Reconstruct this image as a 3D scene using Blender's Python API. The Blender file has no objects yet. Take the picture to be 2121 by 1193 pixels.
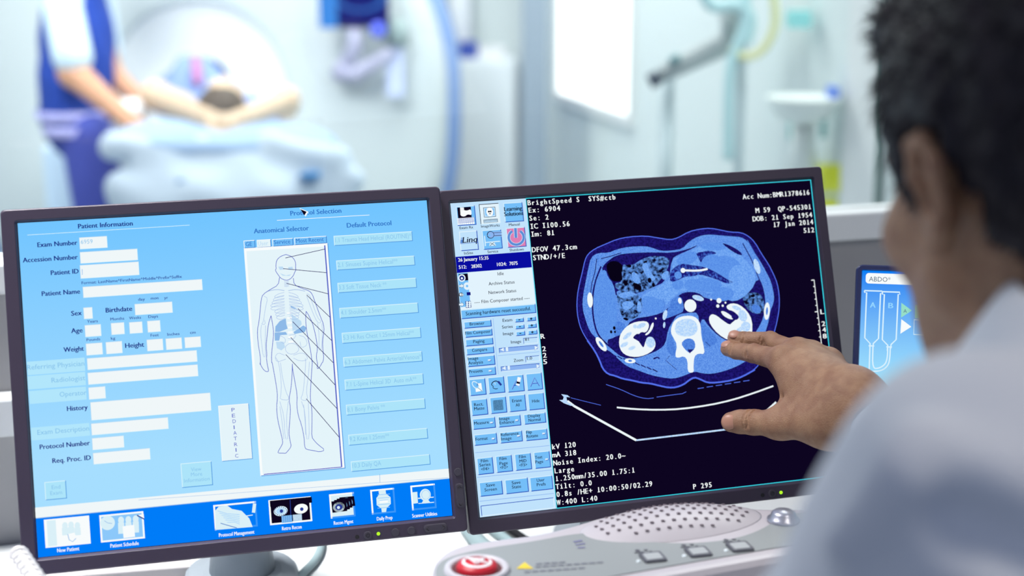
import bpy, math, random
import numpy as np
from mathutils import Matrix, Vector
random.seed(7); rng = np.random.default_rng(7)
sc = bpy.context.scene; COL = sc.collection
# ---------------------------------------------------------------- camera, world, lights, exposure
W, H, F, PITCH, CZ = 2121, 1193, 3200.0, .225, 1.5
cd = bpy.data.cameras.new('camera'); cam = bpy.data.objects.new('camera', cd); COL.objects.link(cam)
cd.sensor_fit = 'HORIZONTAL'; cd.sensor_width = 36; cd.lens = F / W * 36
cd.clip_start = .02; cd.clip_end = 60
cam.location = (0, 0, CZ); cam.rotation_euler = (math.pi/2 - PITCH, 0, 0)
cd.dof.use_dof = True; cd.dof.focus_distance = 1.475; cd.dof.aperture_fstop = 3.0; cd.dof.aperture_blades = 0
sc.camera = cam
vs = sc.view_settings; vs.view_transform = 'Standard'; vs.look = 'None'; vs.exposure = 0; vs.gamma = 1; vs.use_curve_mapping = False
sc.cycles.use_denoising = True; sc.cycles.max_bounces = 8; sc.cycles.sample_clamp_indirect = 4
wd = bpy.data.worlds.new('world'); sc.world = wd; wd.use_nodes = True
bg = wd.node_tree.nodes['Background']; bg.inputs[0].default_value = (.53, .64, 1, 1); bg.inputs[1].default_value = .25
def area(name, loc, target, size, energy, col, sy=None):
    l = bpy.data.lights.new(name, 'AREA'); o = bpy.data.objects.new(name, l); COL.objects.link(o)
    l.energy = energy; l.color = col; l.size = size
    if sy: l.shape = 'RECTANGLE'; l.size_y = sy
    o.location = loc; o.rotation_euler = (Vector(target) - Vector(loc)).to_track_quat('-Z', 'Y').to_euler(); return o
area('scanner_room_area_light', (-1.6, 4.3, 2.75), (-1.6, 4.5, 0), 2.2, 22, (.98, 1, .97))
area('scanner_room_area_light', (-.1, 5.6, 2.75), (-.2, 5.8, 0), 1.8, 84, (.98, 1, .97))
area('scanner_room_area_light', (.9, 3.2, 2.75), (.7, 3.6, .6), 1.0, 46, (.98, 1, .98))
area('scanner_room_area_light', (-3.2, 5.2, 2.75), (-3.2, 5.4, 0), 1.4, 60, (.98, 1, .97))
area('scanner_room_area_light', (-1.3, 3.3, 2.7), (-1.28, 6.1, 1.05), .8, 8.5, (1, 1, 1)).data.spread = math.radians(44)  # added light aimed at the scanner face to whiten its bore, no room fixture
area('control_room_area_light', (-.75, 1.45, 2.5), (-.5, 1.45, .9), .4, 14, (1, .98, .98)).data.spread = math.radians(80)
area('control_room_area_light', (1.0, .35, 2.6), (.5, .8, 1.0), .5, 10, (1, .92, .82))
area('control_room_area_light', (-.6, -.9, 2.4), (.40, .72, 1.0), .6, 3.2, (.9, .95, 1))  # added fill from behind the camera, lifts the back of the coat
# ---------------------------------------------------------------- projection helpers (where a photo pixel lies in the room)
cp, sp = math.cos(PITCH), math.sin(PITCH)
def at(px, py, d=None, y=None, z=None):
    r = np.array([(px - W/2)/F, cp + sp*(H/2 - py)/F, -sp + cp*(H/2 - py)/F])
    t = d if d is not None else (y/r[1] if y is not None else (z - CZ)/r[2])
    return Vector((r[0]*t, r[1]*t, CZ + r[2]*t))
def project(p):
    x, y, z = p[0], p[1], p[2] - CZ
    dd = y*cp - z*sp; u = z*cp + y*sp
    return (W/2 + F*x/dd, H/2 - F*u/dd)
# ---------------------------------------------------------------- materials
def lin(c):
    return tuple(((x/255)/12.92 if x/255 <= .04045 else ((x/255 + .055)/1.055)**2.4) for x in c) + (1,)
MATS = {}
def mat(name, rgb, rough=.5, spec=.5, metal=0, noise=None, bump=0, bscale=300, sss=0, coat=0, emit=None, estr=1):
    if name in MATS: return MATS[name]
    m = bpy.data.materials.new(name); m.use_nodes = True; nt = m.node_tree; p = nt.nodes['Principled BSDF']
    c = lin(rgb); p.inputs['Base Color'].default_value = c; p.inputs['Roughness'].default_value = rough
    p.inputs['Specular IOR Level'].default_value = spec; p.inputs['Metallic'].default_value = metal
    if coat: p.inputs['Coat Weight'].default_value = coat
    if sss: p.inputs['Subsurface Weight'].default_value = sss; p.inputs['Subsurface Radius'].default_value = (.012, .005, .003); p.inputs['Subsurface Scale'].default_value = .5
    if emit: p.inputs['Emission Color'].default_value = lin(emit); p.inputs['Emission Strength'].default_value = estr
    tc = nt.nodes.new('ShaderNodeTexCoord')
    if noise:
        rgb2, s, det = noise
        n = nt.nodes.new('ShaderNodeTexNoise'); n.inputs['Scale'].default_value = s; n.inputs['Detail'].default_value = det
        mx = nt.nodes.new('ShaderNodeMix'); mx.data_type = 'RGBA'
        rp = nt.nodes.new('ShaderNodeMapRange'); rp.inputs[1].default_value = .35; rp.inputs[2].default_value = .65
        nt.links.new(tc.outputs['Object'], n.inputs['Vector']); nt.links.new(n.outputs['Fac'], rp.inputs[0]); nt.links.new(rp.outputs[0], mx.inputs['Factor'])
        mx.inputs['A'].default_value = c; mx.inputs['B'].default_value = lin(rgb2); nt.links.new(mx.outputs['Result'], p.inputs['Base Color'])
    if bump:
        n = nt.nodes.new('ShaderNodeTexNoise'); n.inputs['Scale'].default_value = bscale; n.inputs['Detail'].default_value = 4
        b = nt.nodes.new('ShaderNodeBump'); b.inputs['Strength'].default_value = bump; b.inputs['Distance'].default_value = .002
        nt.links.new(tc.outputs['Object'], n.inputs['Vector']); nt.links.new(n.outputs['Fac'], b.inputs['Height']); nt.links.new(b.outputs['Normal'], p.inputs['Normal'])
    MATS[name] = m; return m
def emi(name, rgb, rgb2=None, scale=900, grad=None, strength=1, lo=.38, hi=.62):
    """a lit screen colour; rgb2 = grain colour; grad = (z0, z1, rgb at z1)"""
    if name in MATS: return MATS[name]
    m = bpy.data.materials.new(name); m.use_nodes = True; nt = m.node_tree; nt.nodes.clear()
    o = nt.nodes.new('ShaderNodeOutputMaterial'); e = nt.nodes.new('ShaderNodeEmission'); nt.links.new(e.outputs[0], o.inputs[0])
    e.inputs[0].default_value = lin(rgb); e.inputs[1].default_value = strength
    if rgb2 or grad:
        tc = nt.nodes.new('ShaderNodeTexCoord'); mx = nt.nodes.new('ShaderNodeMix'); mx.data_type = 'RGBA'
        mr = nt.nodes.new('ShaderNodeMapRange'); mx.inputs['A'].default_value = lin(rgb)
        if grad:
            sx = nt.nodes.new('ShaderNodeSeparateXYZ'); nt.links.new(tc.outputs['Generated'], sx.inputs[0]); nt.links.new(sx.outputs[2], mr.inputs[0])
            mr.inputs[1].default_value = grad[0]; mr.inputs[2].default_value = grad[1]; mx.inputs['B'].default_value = lin(grad[2])
        else:
            n = nt.nodes.new('ShaderNodeTexNoise'); n.inputs['Scale'].default_value = scale; n.inputs['Detail'].default_value = 2
            nt.links.new(tc.outputs['Object'], n.inputs['Vector']); nt.links.new(n.outputs['Fac'], mr.inputs[0])
            mr.inputs[1].default_value = lo; mr.inputs[2].default_value = hi; mx.inputs['B'].default_value = lin(rgb2)
        nt.links.new(mr.outputs[0], mx.inputs['Factor']); nt.links.new(mx.outputs['Result'], e.inputs[0])
    MATS[name] = m; return m
# ---------------------------------------------------------------- object helpers
ROOT = {}
def tag(o, label=None, cat=None, group=None, kind=None):
    if label: o['label'] = label
    if cat: o['category'] = cat
    if group: o['group'] = group
    if kind: o['kind'] = kind
    return o
def empty(name, M, label, cat, group=None):
    o = bpy.data.objects.new(name, None); COL.objects.link(o); o.empty_display_size = .05
    if not isinstance(M, Matrix): M = Matrix.Translation(Vector(M))
    o.matrix_world = M; ROOT[o.name] = M.copy(); return tag(o, label, cat, group)
class MB:
    def __init__(s, M=None): s.v = []; s.f = []; s.m = []; s.M = M or Matrix(); s.mi = 0
    def add(s, vs_, fs):
        b = len(s.v); s.v += [s.M @ Vector(p) for p in vs_]; s.f += [tuple(b + i for i in f) for f in fs]; s.m += [s.mi]*len(fs); return s
    def box(s, a, b):
        x0, y0, z0 = a; x1, y1, z1 = b
        return s.add([(x0,y0,z0),(x1,y0,z0),(x1,y1,z0),(x0,y1,z0),(x0,y0,z1),(x1,y0,z1),(x1,y1,z1),(x0,y1,z1)],
                     [(0,3,2,1),(4,5,6,7),(0,1,5,4),(1,2,6,5),(2,3,7,6),(3,0,4,7)])
    def loops(s, L, close0=False, close1=False, ring=True):
        n = len(L[0]); vs_ = [p for l in L for p in l]; fs = []
        for k in range(len(L)-1):
            for i in range(n if ring else n-1):
                j = (i+1) % n; fs.append((k*n+i, k*n+j, (k+1)*n+j, (k+1)*n+i))
        if close0: fs.append(tuple(range(n-1, -1, -1)))
        if close1: fs.append(tuple((len(L)-1)*n+i for i in range(n)))
        return s.add(vs_, fs)
    def tube(s, pts, r, n=12, cap=True):
        P = [Vector(p) for p in pts]; L = []; up = None
        for i, p in enumerate(P):
            t = (P[min(i+1, len(P)-1)] - P[max(i-1, 0)]).normalized()
            if up is None: up = t.orthogonal().normalized()
            up = (up - t*up.dot(t)).normalized(); q = t.cross(up)
            rr = r[i] if isinstance(r, (list, tuple)) else r
            L.append([p + (up*math.cos(a) + q*math.sin(a))*rr for a in [2*math.pi*k/n for k in range(n)]])
        return s.loops(L, cap, cap)
    def lathe(s, prof, n=32, c=(0,0,0), a=(1,0,0), b=(0,1,0), h=(0,0,1), cap0=False, cap1=False):
        c, a, b, h = Vector(c), Vector(a), Vector(b), Vector(h)
        return s.loops([[c + a*(r*math.cos(t)) + b*(r*math.sin(t)) + h*z for t in [2*math.pi*k/n for k in range(n)]] for r, z in prof], cap0, cap1)
def rrect(x0, x1, z0, z1, r, y, n=5, plane='xz'):
    pts = []
    for cx, cz, a0 in ((x1-r, z1-r, 0), (x0+r, z1-r, 90), (x0+r, z0+r, 180), (x1-r, z0+r, 270)):
        for k in range(n+1):
            a = math.radians(a0 + 90*k/n); p = (cx + r*math.cos(a), cz + r*math.sin(a))
            pts.append((p[0], y, p[1]) if plane == 'xz' else (p[0], p[1], y))
    return pts
def obj(name, mb, mats, parent=None, smooth=False, bevel=0, label=None):
    me = bpy.data.meshes.new(name)
    if isinstance(mb, MB): V, Fc, mi = mb.v, mb.f, mb.m
    else: V, Fc, mi = mb[0], mb[1], (mb[2] if len(mb) > 2 else None)
    V = np.array([tuple(p) for p in V] if not isinstance(V, np.ndarray) else V, float)
    if parent is not None:
        Mi = np.array(ROOT[parent.name].inverted()); V = V @ Mi[:3,:3].T + Mi[:3,3]
    me.from_pydata(V.tolist(), [], Fc if isinstance(Fc, list) else Fc.tolist())
    for m in (mats if isinstance(mats, (list, tuple)) else [mats]): me.materials.append(m)
    if mi is not None and len(mi) == len(me.polygons): me.polygons.foreach_set('material_index', np.array(mi, np.int32))
    if smooth: me.polygons.foreach_set('use_smooth', np.ones(len(me.polygons), bool))
    me.update()
    o = bpy.data.objects.new(name, me); COL.objects.link(o)
    if parent is not None: o.parent = parent; ROOT[o.name] = ROOT[parent.name]
    if bevel:
        b = o.modifiers.new('bevel', 'BEVEL'); b.width = bevel; b.segments = 3; b.limit_method = 'ANGLE'; b.angle_limit = math.radians(40)
    if label: o['label'] = label
    return o
def struct(name, mb, m, **k): return tag(obj(name, mb, m, **k), kind='structure')
# ---------------------------------------------------------------- smooth solids: signed distances -> one continuous mesh
def A3(p): return np.array([p[0], p[1], p[2]], float)
class Solid:
    def __init__(s): s.ops = []
    def cone(s, a, b, r1, r2, k=.01): s.ops.append(('c', A3(a), A3(b), r1, r2, k)); return s
    def chain(s, pts, rs, k=.01):
        for i in range(len(pts)-1): s.cone(pts[i], pts[i+1], rs[i], rs[i+1], k)
        return s
    def ell(s, c, r, R=None, k=.01): s.ops.append(('e', A3(c), np.array(r, float), np.eye(3) if R is None else R, k)); return s
    def cut(s, c, r, R=None, k=.01): s.ops.append(('x', A3(c), np.array(r, float), np.eye(3) if R is None else R, k)); return s
    def groove(s, a, b, r1, r2, k=.01): s.ops.append(('g', A3(a), A3(b), r1, r2, k)); return s
    def __call__(s, P):
        d = np.full(len(P), 9.0, np.float32)
        for o in s.ops:
            if o[0] in 'cg':
                _, a, b, r1, r2, k = o; ab = b - a; t = np.clip((P - a) @ ab/max(ab @ ab, 1e-12), 0, 1)
                q = P - a - t[:, None]*ab; e = np.sqrt((q*q).sum(1)) - (r1 + (r2 - r1)*t)
            else:
                _, c, r, R, k = o; q = (P - c) @ R; k0 = np.sqrt(((q/r)**2).sum(1)); k1 = np.sqrt(((q/r**2)**2).sum(1)) + 1e-9
                e = k0*(k0 - 1)/k1
            if o[0] in 'ce':
                h = np.clip(.5 + .5*(e - d)/k, 0, 1); d = e*(1-h) + d*h - k*h*(1-h)
            else:
                e = -e; h = np.clip(.5 - .5*(e - d)/k, 0, 1); d = e*(1-h) + d*h + k*h*(1-h)
        return d
def nets(f, lo, hi, h):
    """surface nets over a box; coarse blocks away from the surface are skipped"""
    lo = np.array(lo, float); hi = np.array(hi, float); B = 8
    nb = np.ceil((hi - lo)/(h*B)).astype(int) + 1; n = nb*B
    g = np.stack(np.meshgrid(*[lo[i] + (np.arange(nb[i]) + .5)*B*h for i in range(3)], indexing='ij'), -1).reshape(-1, 3)
    dc = f(g); D = np.repeat(np.repeat(np.repeat(dc.reshape(nb), B, 0), B, 1), B, 2).astype(np.float32)
    act = np.where(np.abs(dc) < B*h*1.25)[0]
    loc = np.stack(np.meshgrid(*[np.arange(B)]*3, indexing='ij'), -1).reshape(-1, 3)
    for c0 in range(0, len(act), 400):
        bi = np.stack(np.unravel_index(act[c0:c0+400], nb), -1); ii = (bi[:, None]*B + loc[None]).reshape(-1, 3)
        D[ii[:, 0], ii[:, 1], ii[:, 2]] = f(lo + ii*h + 0.0)
    S = D < 0
    c = [S[i:n[0]-1+i, j:n[1]-1+j, k:n[2]-1+k] for i in (0,1) for j in (0,1) for k in (0,1)]
    sm = sum(x.astype(np.int8) for x in c); cell = (sm > 0) & (sm < 8)
    idx = -np.ones(cell.shape, np.int64); ci = np.argwhere(cell); idx[cell] = np.arange(len(ci))
    acc = np.zeros((len(ci), 3)); cnt = np.zeros(len(ci))
    cs = np.array([(i,j,k) for i in (0,1) for j in (0,1) for k in (0,1)])
    val = np.stack([D[ci[:,0]+a, ci[:,1]+b, ci[:,2]+e] for a, b, e in cs], 1).astype(float)
    for i in range(8):
        for ax in range(3):
            if cs[i][ax] == 0:
                t = cs[i].copy(); t[ax] = 1; j = int(t[0]*4 + t[1]*2 + t[2]); a, b = val[:, i], val[:, j]
                m = (a < 0) != (b < 0); w = np.where(m, a/np.where(m, a - b, 1), 0)
                p = cs[i] + (t - cs[i])*w[:, None]; acc += p*m[:, None]; cnt += m
    V = lo + (ci + acc/cnt[:, None])*h
    Q = []
    for ax in range(3):
        o1, o2 = [(1,2), (2,0), (0,1)][ax]
        sl0 = [slice(None)]*3; sl1 = [slice(None)]*3; sl0[ax] = slice(0, -1); sl1[ax] = slice(1, None)
        a, b = S[tuple(sl0)], S[tuple(sl1)]; e = np.argwhere(a != b)
        ok = (e[:, o1] > 0) & (e[:, o2] > 0) & (e[:, o1] < n[o1]-1) & (e[:, o2] < n[o2]-1) & (e[:, ax] < n[ax]-1); e = e[ok]
        u = np.zeros(3, int); u[o1] = 1; w = np.zeros(3, int); w[o2] = 1
        q = np.stack([idx[tuple((e - x).T)] for x in (u + w, w, 0*u, u)], 1)
        fl = ~a[tuple(e.T)]; q[fl] = q[fl][:, ::-1]; Q.append(q)
    Q = np.concatenate(Q); Q = Q[(Q >= 0).all(1)]
    return V, Q
def join(*parts):
    V = []; Q = []; b = 0
    for v, q in parts: V.append(v); Q.append(np.asarray(q) + b); b += len(v)
    return np.concatenate(V), np.concatenate(Q)
# ---------------------------------------------------------------- screen drawing
def homog(src, dst):
    A = []; b = []
    for (x, y), (u, v) in zip(src, dst):
        A += [[x,y,1,0,0,0,-u*x,-u*y], [0,0,0,x,y,1,-v*x,-v*y]]; b += [u, v]
    h = np.linalg.solve(np.array(A), np.array(b)); return np.append(h, 1).reshape(3, 3)
_gc = {}
def glyphs(s, bold):
    k = (s, bold)
    if k not in _gc:
        c = bpy.data.curves.new('t', 'FONT'); c.body = s; c.offset = bold; c.fill_mode = 'FRONT'; c.resolution_u = 2
        o = bpy.data.objects.new('t', c); me = bpy.data.meshes.new_from_object(o)
        v = np.array([tuple(p.co)[:2] for p in me.vertices]).reshape(-1, 2); f = [tuple(p.vertices) for p in me.polygons]
        bpy.data.objects.remove(o); bpy.data.meshes.remove(me); bpy.data.curves.remove(c); _gc[k] = (v, f)
    return _gc[k]
CAP = .692
class UI:
    """flat drawing on a lit screen; photo pixels are carried to the screen's own plane"""
    def __init__(s, M, Hm): s.M = M; s.H = Hm; s.v = []; s.f = []; s.mi = []; s.mats = []; s.lay = 1
    def uv(s, x, y): p = s.H @ np.array([x, y, 1]); return p[:2]/p[2]
    def put(s, pts, faces, m, lay=None):
        lay = s.lay if lay is None else lay
        if m not in s.mats: s.mats.append(m)
        b = len(s.v); y = -.0001 - lay*3e-5
        s.v += [s.M @ Vector((p[0], y, p[1])) for p in pts]; s.f += [tuple(b + i for i in f) for f in faces]; s.mi += [s.mats.index(m)]*len(faces)
    def rect(s, a, b, m, lay=None):
        (x0, z1), (x1, z0) = s.uv(*a), s.uv(*b); s.put([(x0,z0),(x1,z0),(x1,z1),(x0,z1)], [(0,1,2,3)], m, lay); return x0, x1, z0, z1
    def frame(s, a, b, tl, br, w, lay=None):
        (x0, z1), (x1, z0) = s.uv(*a), s.uv(*b)
        s.put([(x0,z0),(x0+w,z0),(x0+w,z1-w),(x1,z1-w),(x1,z1),(x0,z1)], [(0,1,2,5),(2,3,4,5)], tl, lay)
        s.put([(x0,z0),(x1,z0),(x1,z1),(x1-w,z1),(x1-w,z0+w),(x0,z0+w)], [(0,1,4,5),(1,2,3,4)], br, lay)
    def button(s, a, b, face, tl, br, w=.0007, lay=None):
        l = s.lay if lay is None else lay; s.rect(a, b, face, l); s.frame(a, b, tl, br, w, l+1)
    def poly(s, pts, m, lay=None, smooth=0):
        P = [s.uv(*p) for p in pts]
        for _ in range(smooth): P = [q for i in range(len(P)) for q in (P[i]*.75 + P[(i+1) % len(P)]*.25, P[i]*.25 + P[(i+1) % len(P)]*.75)]
        s.put(P, [tuple(range(len(P)))], m, lay)
    def line(s, pts, w, m, lay=None, closed=False, smooth=0):
        P = [np.array(s.uv(*p)) for p in pts]
        if closed: P.append(P[0])
        for _ in range(smooth):
            if closed: P = P[:-1]; P = [q for i in range(len(P)) for q in (P[i]*.75 + P[(i+1) % len(P)]*.25, P[i]*.25 + P[(i+1) % len(P)]*.75)]; P.append(P[0])
            else: P = [P[0]] + [q for i in range(len(P)-1) for q in (P[i]*.75 + P[i+1]*.25, P[i]*.25 + P[i+1]*.75)] + [P[-1]]
        V = []
        for i, p in enumerate(P):
            a = P[i-1] if i else (P[-2] if closed else P[0]); b = P[i+1] if i < len(P)-1 else (P[1] if closed else P[-1])
            t = b - a; t = t/(np.linalg.norm(t) + 1e-12); n = np.array([-t[1], t[0]])*w/2; V += [p - n, p + n]
        s.put(V, [(2*i, 2*i+2, 2*i+3, 2*i+1) for i in range(len(P)-1)], m, lay)
    def disc(s, c, r, m, lay=None, ry=None, rot=0, n=24):
        c = s.uv(*c); ry = ry or r; ca, sa = math.cos(rot), math.sin(rot)
        s.put([(c[0] + r*math.cos(t)*ca - ry*math.sin(t)*sa, c[1] + r*math.cos(t)*sa + ry*math.sin(t)*ca) for t in [2*math.pi*k/n for k in range(n)]], [tuple(range(n))], m, lay)
    def text(s, t, x0, y0, x1, cap, m, bold=0, lay=None, shear=0, mono=False):
        lay = (s.lay + 3) if lay is None else lay
        a = s.uv(x0, y0); wid = s.uv(x1, y0)[0] - a[0]
        if mono:
            pit = wid/(len(t) - .12)
            for i, ch in enumerate(t):
                if ch == ' ': continue
                v, f = glyphs(ch, 0); sx = pit*1.58
                cx = (v[:, 0].min() + v[:, 0].max())/2; w0 = (v[:, 0].max() - v[:, 0].min())*sx
                sx = min(sx, sx*pit*.93/max(w0, 1e-6)); v = v - [cx, 0]
                V = np.stack([a[0] + pit*(i + .45) + v[:, 0]*sx, a[1] + v[:, 1]*cap/CAP], 1)
                for dx in (-bold*cap*.9, bold*cap*.9): s.put(V + [dx, 0], f, m, lay)
                bar = {'1': (0, .62), 'I': (0, .66), 'l': (0, .5), 'i': (0, .5)}.get(ch)
                if bar:
                    hw = pit*.30; th = cap*.13; X = a[0] + pit*(i + .45)
                    s.put([(X-hw, a[1]), (X+hw, a[1]), (X+hw, a[1]+th), (X-hw, a[1]+th)], [(0,1,2,3)], m, lay)
                    if ch == 'I': s.put([(X-hw, a[1]+cap-th), (X+hw, a[1]+cap-th), (X+hw, a[1]+cap), (X-hw, a[1]+cap)], [(0,1,2,3)], m, lay)
                    if ch in 'li': zz = a[1] + (cap*1.02 if ch == 'l' else cap*.72); s.put([(X-hw, zz-th), (X, zz-th), (X, zz), (X-hw, zz)], [(0,1,2,3)], m, lay)
            return
        v, f = glyphs(t, 0)
        lo, hi_ = v[:, 0].min(), v[:, 0].max(); sx = wid/(hi_ - lo); sz = cap/CAP
        V = np.stack([a[0] + (v[:, 0] - lo)*sx + v[:, 1]*sz*shear, a[1] + v[:, 1]*sz], 1)
        for dx in ((-bold*cap*1.5, bold*cap*1.5) if bold else (0,)): s.put(V + [dx, 0], f, m, lay)
    def build(s, name, parent, **k):
        for m in s.mats: m.cycles.emission_sampling = 'NONE'
        o = obj(name, (np.array([tuple(p) for p in s.v]), s.f, s.mi), s.mats, parent, **k); s.v, s.f, s.mi, s.mats = [], [], [], []; return o
# ---------------------------------------------------------------- room
YAW = .30; wu = np.array([math.cos(YAW), math.sin(YAW)]); wn = np.array([-math.sin(YAW), math.cos(YAW)])
DK = Matrix(((wu[0], wn[0], 0, -.531), (wu[1], wn[1], 0, 1.62), (0, 0, 1, 0), (0, 0, 0, 1)))   # u along the window wall, v through it, z up
DESK = .84
m_wall = mat('grey_wall_paint', (150, 150, 152), .7, .3, bump=.05, bscale=200)
m_white = mat('white_paint', (222, 226, 226), .5)
m_room = mat('pale_clinic_paint', (216, 226, 226), .6, .3)
m_floor = mat('pale_vinyl', (190, 200, 205), .4, noise=((180, 190, 198), 8, 3))
struct('floor', MB().box((-5, -1.2, -.05), (4, 7.6, 0)), m_floor)
struct('wall_front', MB(DK).box((-2.6, 0, 0), (3.2, .05, 1.125)), m_wall)
struct('trim_1', MB(DK).box((-2.6, -.012, 1.125), (3.2, .05, 1.16)), m_white, bevel=.004)
struct('trim_2', MB(DK).box((-2.6, -.03, .972), (.35, 0, 1.016)), m_white, bevel=.004)
gl = bpy.data.materials.new('window_glass'); gl.use_nodes = True; nt = gl.node_tree; nt.nodes.clear()
o_ = nt.nodes.new('ShaderNodeOutputMaterial'); t_ = nt.nodes.new('ShaderNodeBsdfTransparent'); g_ = nt.nodes.new('ShaderNodeBsdfGlossy'); x_ = nt.nodes.new('ShaderNodeMixShader')
g_.inputs['Roughness'].default_value = .02; x_.inputs[0].default_value = .035; t_.inputs[0].default_value = (.97, .99, .985, 1)
nt.links.new(t_.outputs[0], x_.inputs[1]); nt.links.new(g_.outputs[0], x_.inputs[2]); nt.links.new(x_.outputs[0], o_.inputs[0])
struct('window_1', MB(DK).box((-2.6, .022, 1.16), (3.2, .028, 2.3)), gl)
struct('wall_back', MB().box((-5, 7.5, 0), (.1, 7.62, 2.9)), m_room)
struct('wall_left', MB().box((-5, 1, 0), (-4.9, 7.5, 2.9)), m_room)
# the right wall of the scanner room runs towards us; its frame: a along the wall (away), b out of it
RW = at(1310, 240, z=.84); rw2 = at(1160, 190, z=.84); ra = (rw2 - RW).normalized()
RF = Matrix(((ra.x, ra.y, 0, RW.x), (ra.y, -ra.x, 0, RW.y), (0, 0, 1, 0), (0, 0, 0, 1)))     # local x = away along the wall, y = into the wall (right/behind)
if (RF @ Vector((0, 1, 0)) - RF @ Vector((0, 0, 0))).x < 0: RF = RF @ Matrix.Scale(-1, 4, (0, 1, 0))
LW = (rw2 - RW).length
struct('wall_right', MB(RF).box((-2.7, .0, 0), (LW + .45, .1, 2.9)), m_room)
wf = MB(RF).box((-.03, -.02, .80), (LW + .03, 0, .84)).box((-.03, -.02, .84), (0, 0, 2.3)).box((LW, -.02, .84), (LW + .03, 0, 2.3)).box((-.03, -.02, 2.3), (LW + .03, 0, 2.34))
w2 = struct('window_2', wf, m_white)
pane = obj('window_pane', MB().box((0, 0, 0), (.001, .001, .001)), m_white); bpy.data.objects.remove(pane)
me = MB(RF).box((0, -.008, .84), (LW, -.002, 2.3)); ROOT[w2.name] = Matrix(); obj('window_pane', me, emi('daylight_pane', (255, 255, 255), strength=2.2), w2)
struct('trim_3', MB().box((.04, 6.2, 0), (.14, 6.3, 2.6)), mat('grey_door_post', (140, 155, 170), .5))

# ---------------------------------------------------------------- desk
m_desk = mat('white_laminate', (226, 230, 230), .35, .5)
dr = empty('control_desk', DK @ Matrix.Translation((.6, -.45, 0)), 'white laminate control desk that the monitors stand on', 'desk')
obj('desk_top', MB(DK).box((-1.6, -.86, DESK-.03), (2.6, -.001, DESK)), m_desk, dr, bevel=.004)
for u in (-1.5, 2.45): obj('leg', MB(DK).box((u, -.8, 0), (u+.06, -.05, DESK-.03)), mat('grey_metal', (120, 124, 130), .4), dr)

# ---------------------------------------------------------------- monitors
def pose(x, y, z, yaw, tilt, roll): return Matrix.Translation((x, y, CZ + z)) @ Matrix.Rotation(yaw, 4, 'Z') @ Matrix.Rotation(tilt, 4, 'X') @ Matrix.Rotation(roll, 4, 'Y')
S2 = 1.012
ML = pose(-.25222, 1.37641, -.39523, .22202, -.3074, -.01857)
MR = pose(.13714*S2, 1.46951*S2, -.39123*S2, .24411, -.30695, -.02402) @ Matrix.Scale(S2, 4)
SW, SH = .376, .301
def corners(w, h): return [(-w/2, h/2), (w/2, h/2), (w/2, -h/2), (-w/2, -h/2)]
HL = homog([(37.6,460.9),(881.4,412.7),(936.4,1070.6),(80.9,1155.5)], corners(SW, SH))
HR = homog([(933.3,421.1),(1679.5,372.3),(1748,983.3),(993.1,1072.4)], corners(SW, SH))
m_bez = mat('dark_plum_plastic', (58, 50, 67), .42, .4, bump=.12, bscale=2500)
m_bk = mat('black_plastic', (18, 16, 22), .4)
m_btn = mat('dark_button_plastic', (58, 54, 66), .38, .5)
m_ico = mat('printed_black', (12, 11, 16), .6)
m_gp = mat('stand_grey_plastic', (142, 152, 160), .4)
m_led = emi('green_led', (170, 240, 40), strength=1.3)
def hpt(Hm, x, y): p = Hm @ np.array([x, y, 1]); return p[0]/p[2], p[1]/p[2]
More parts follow.
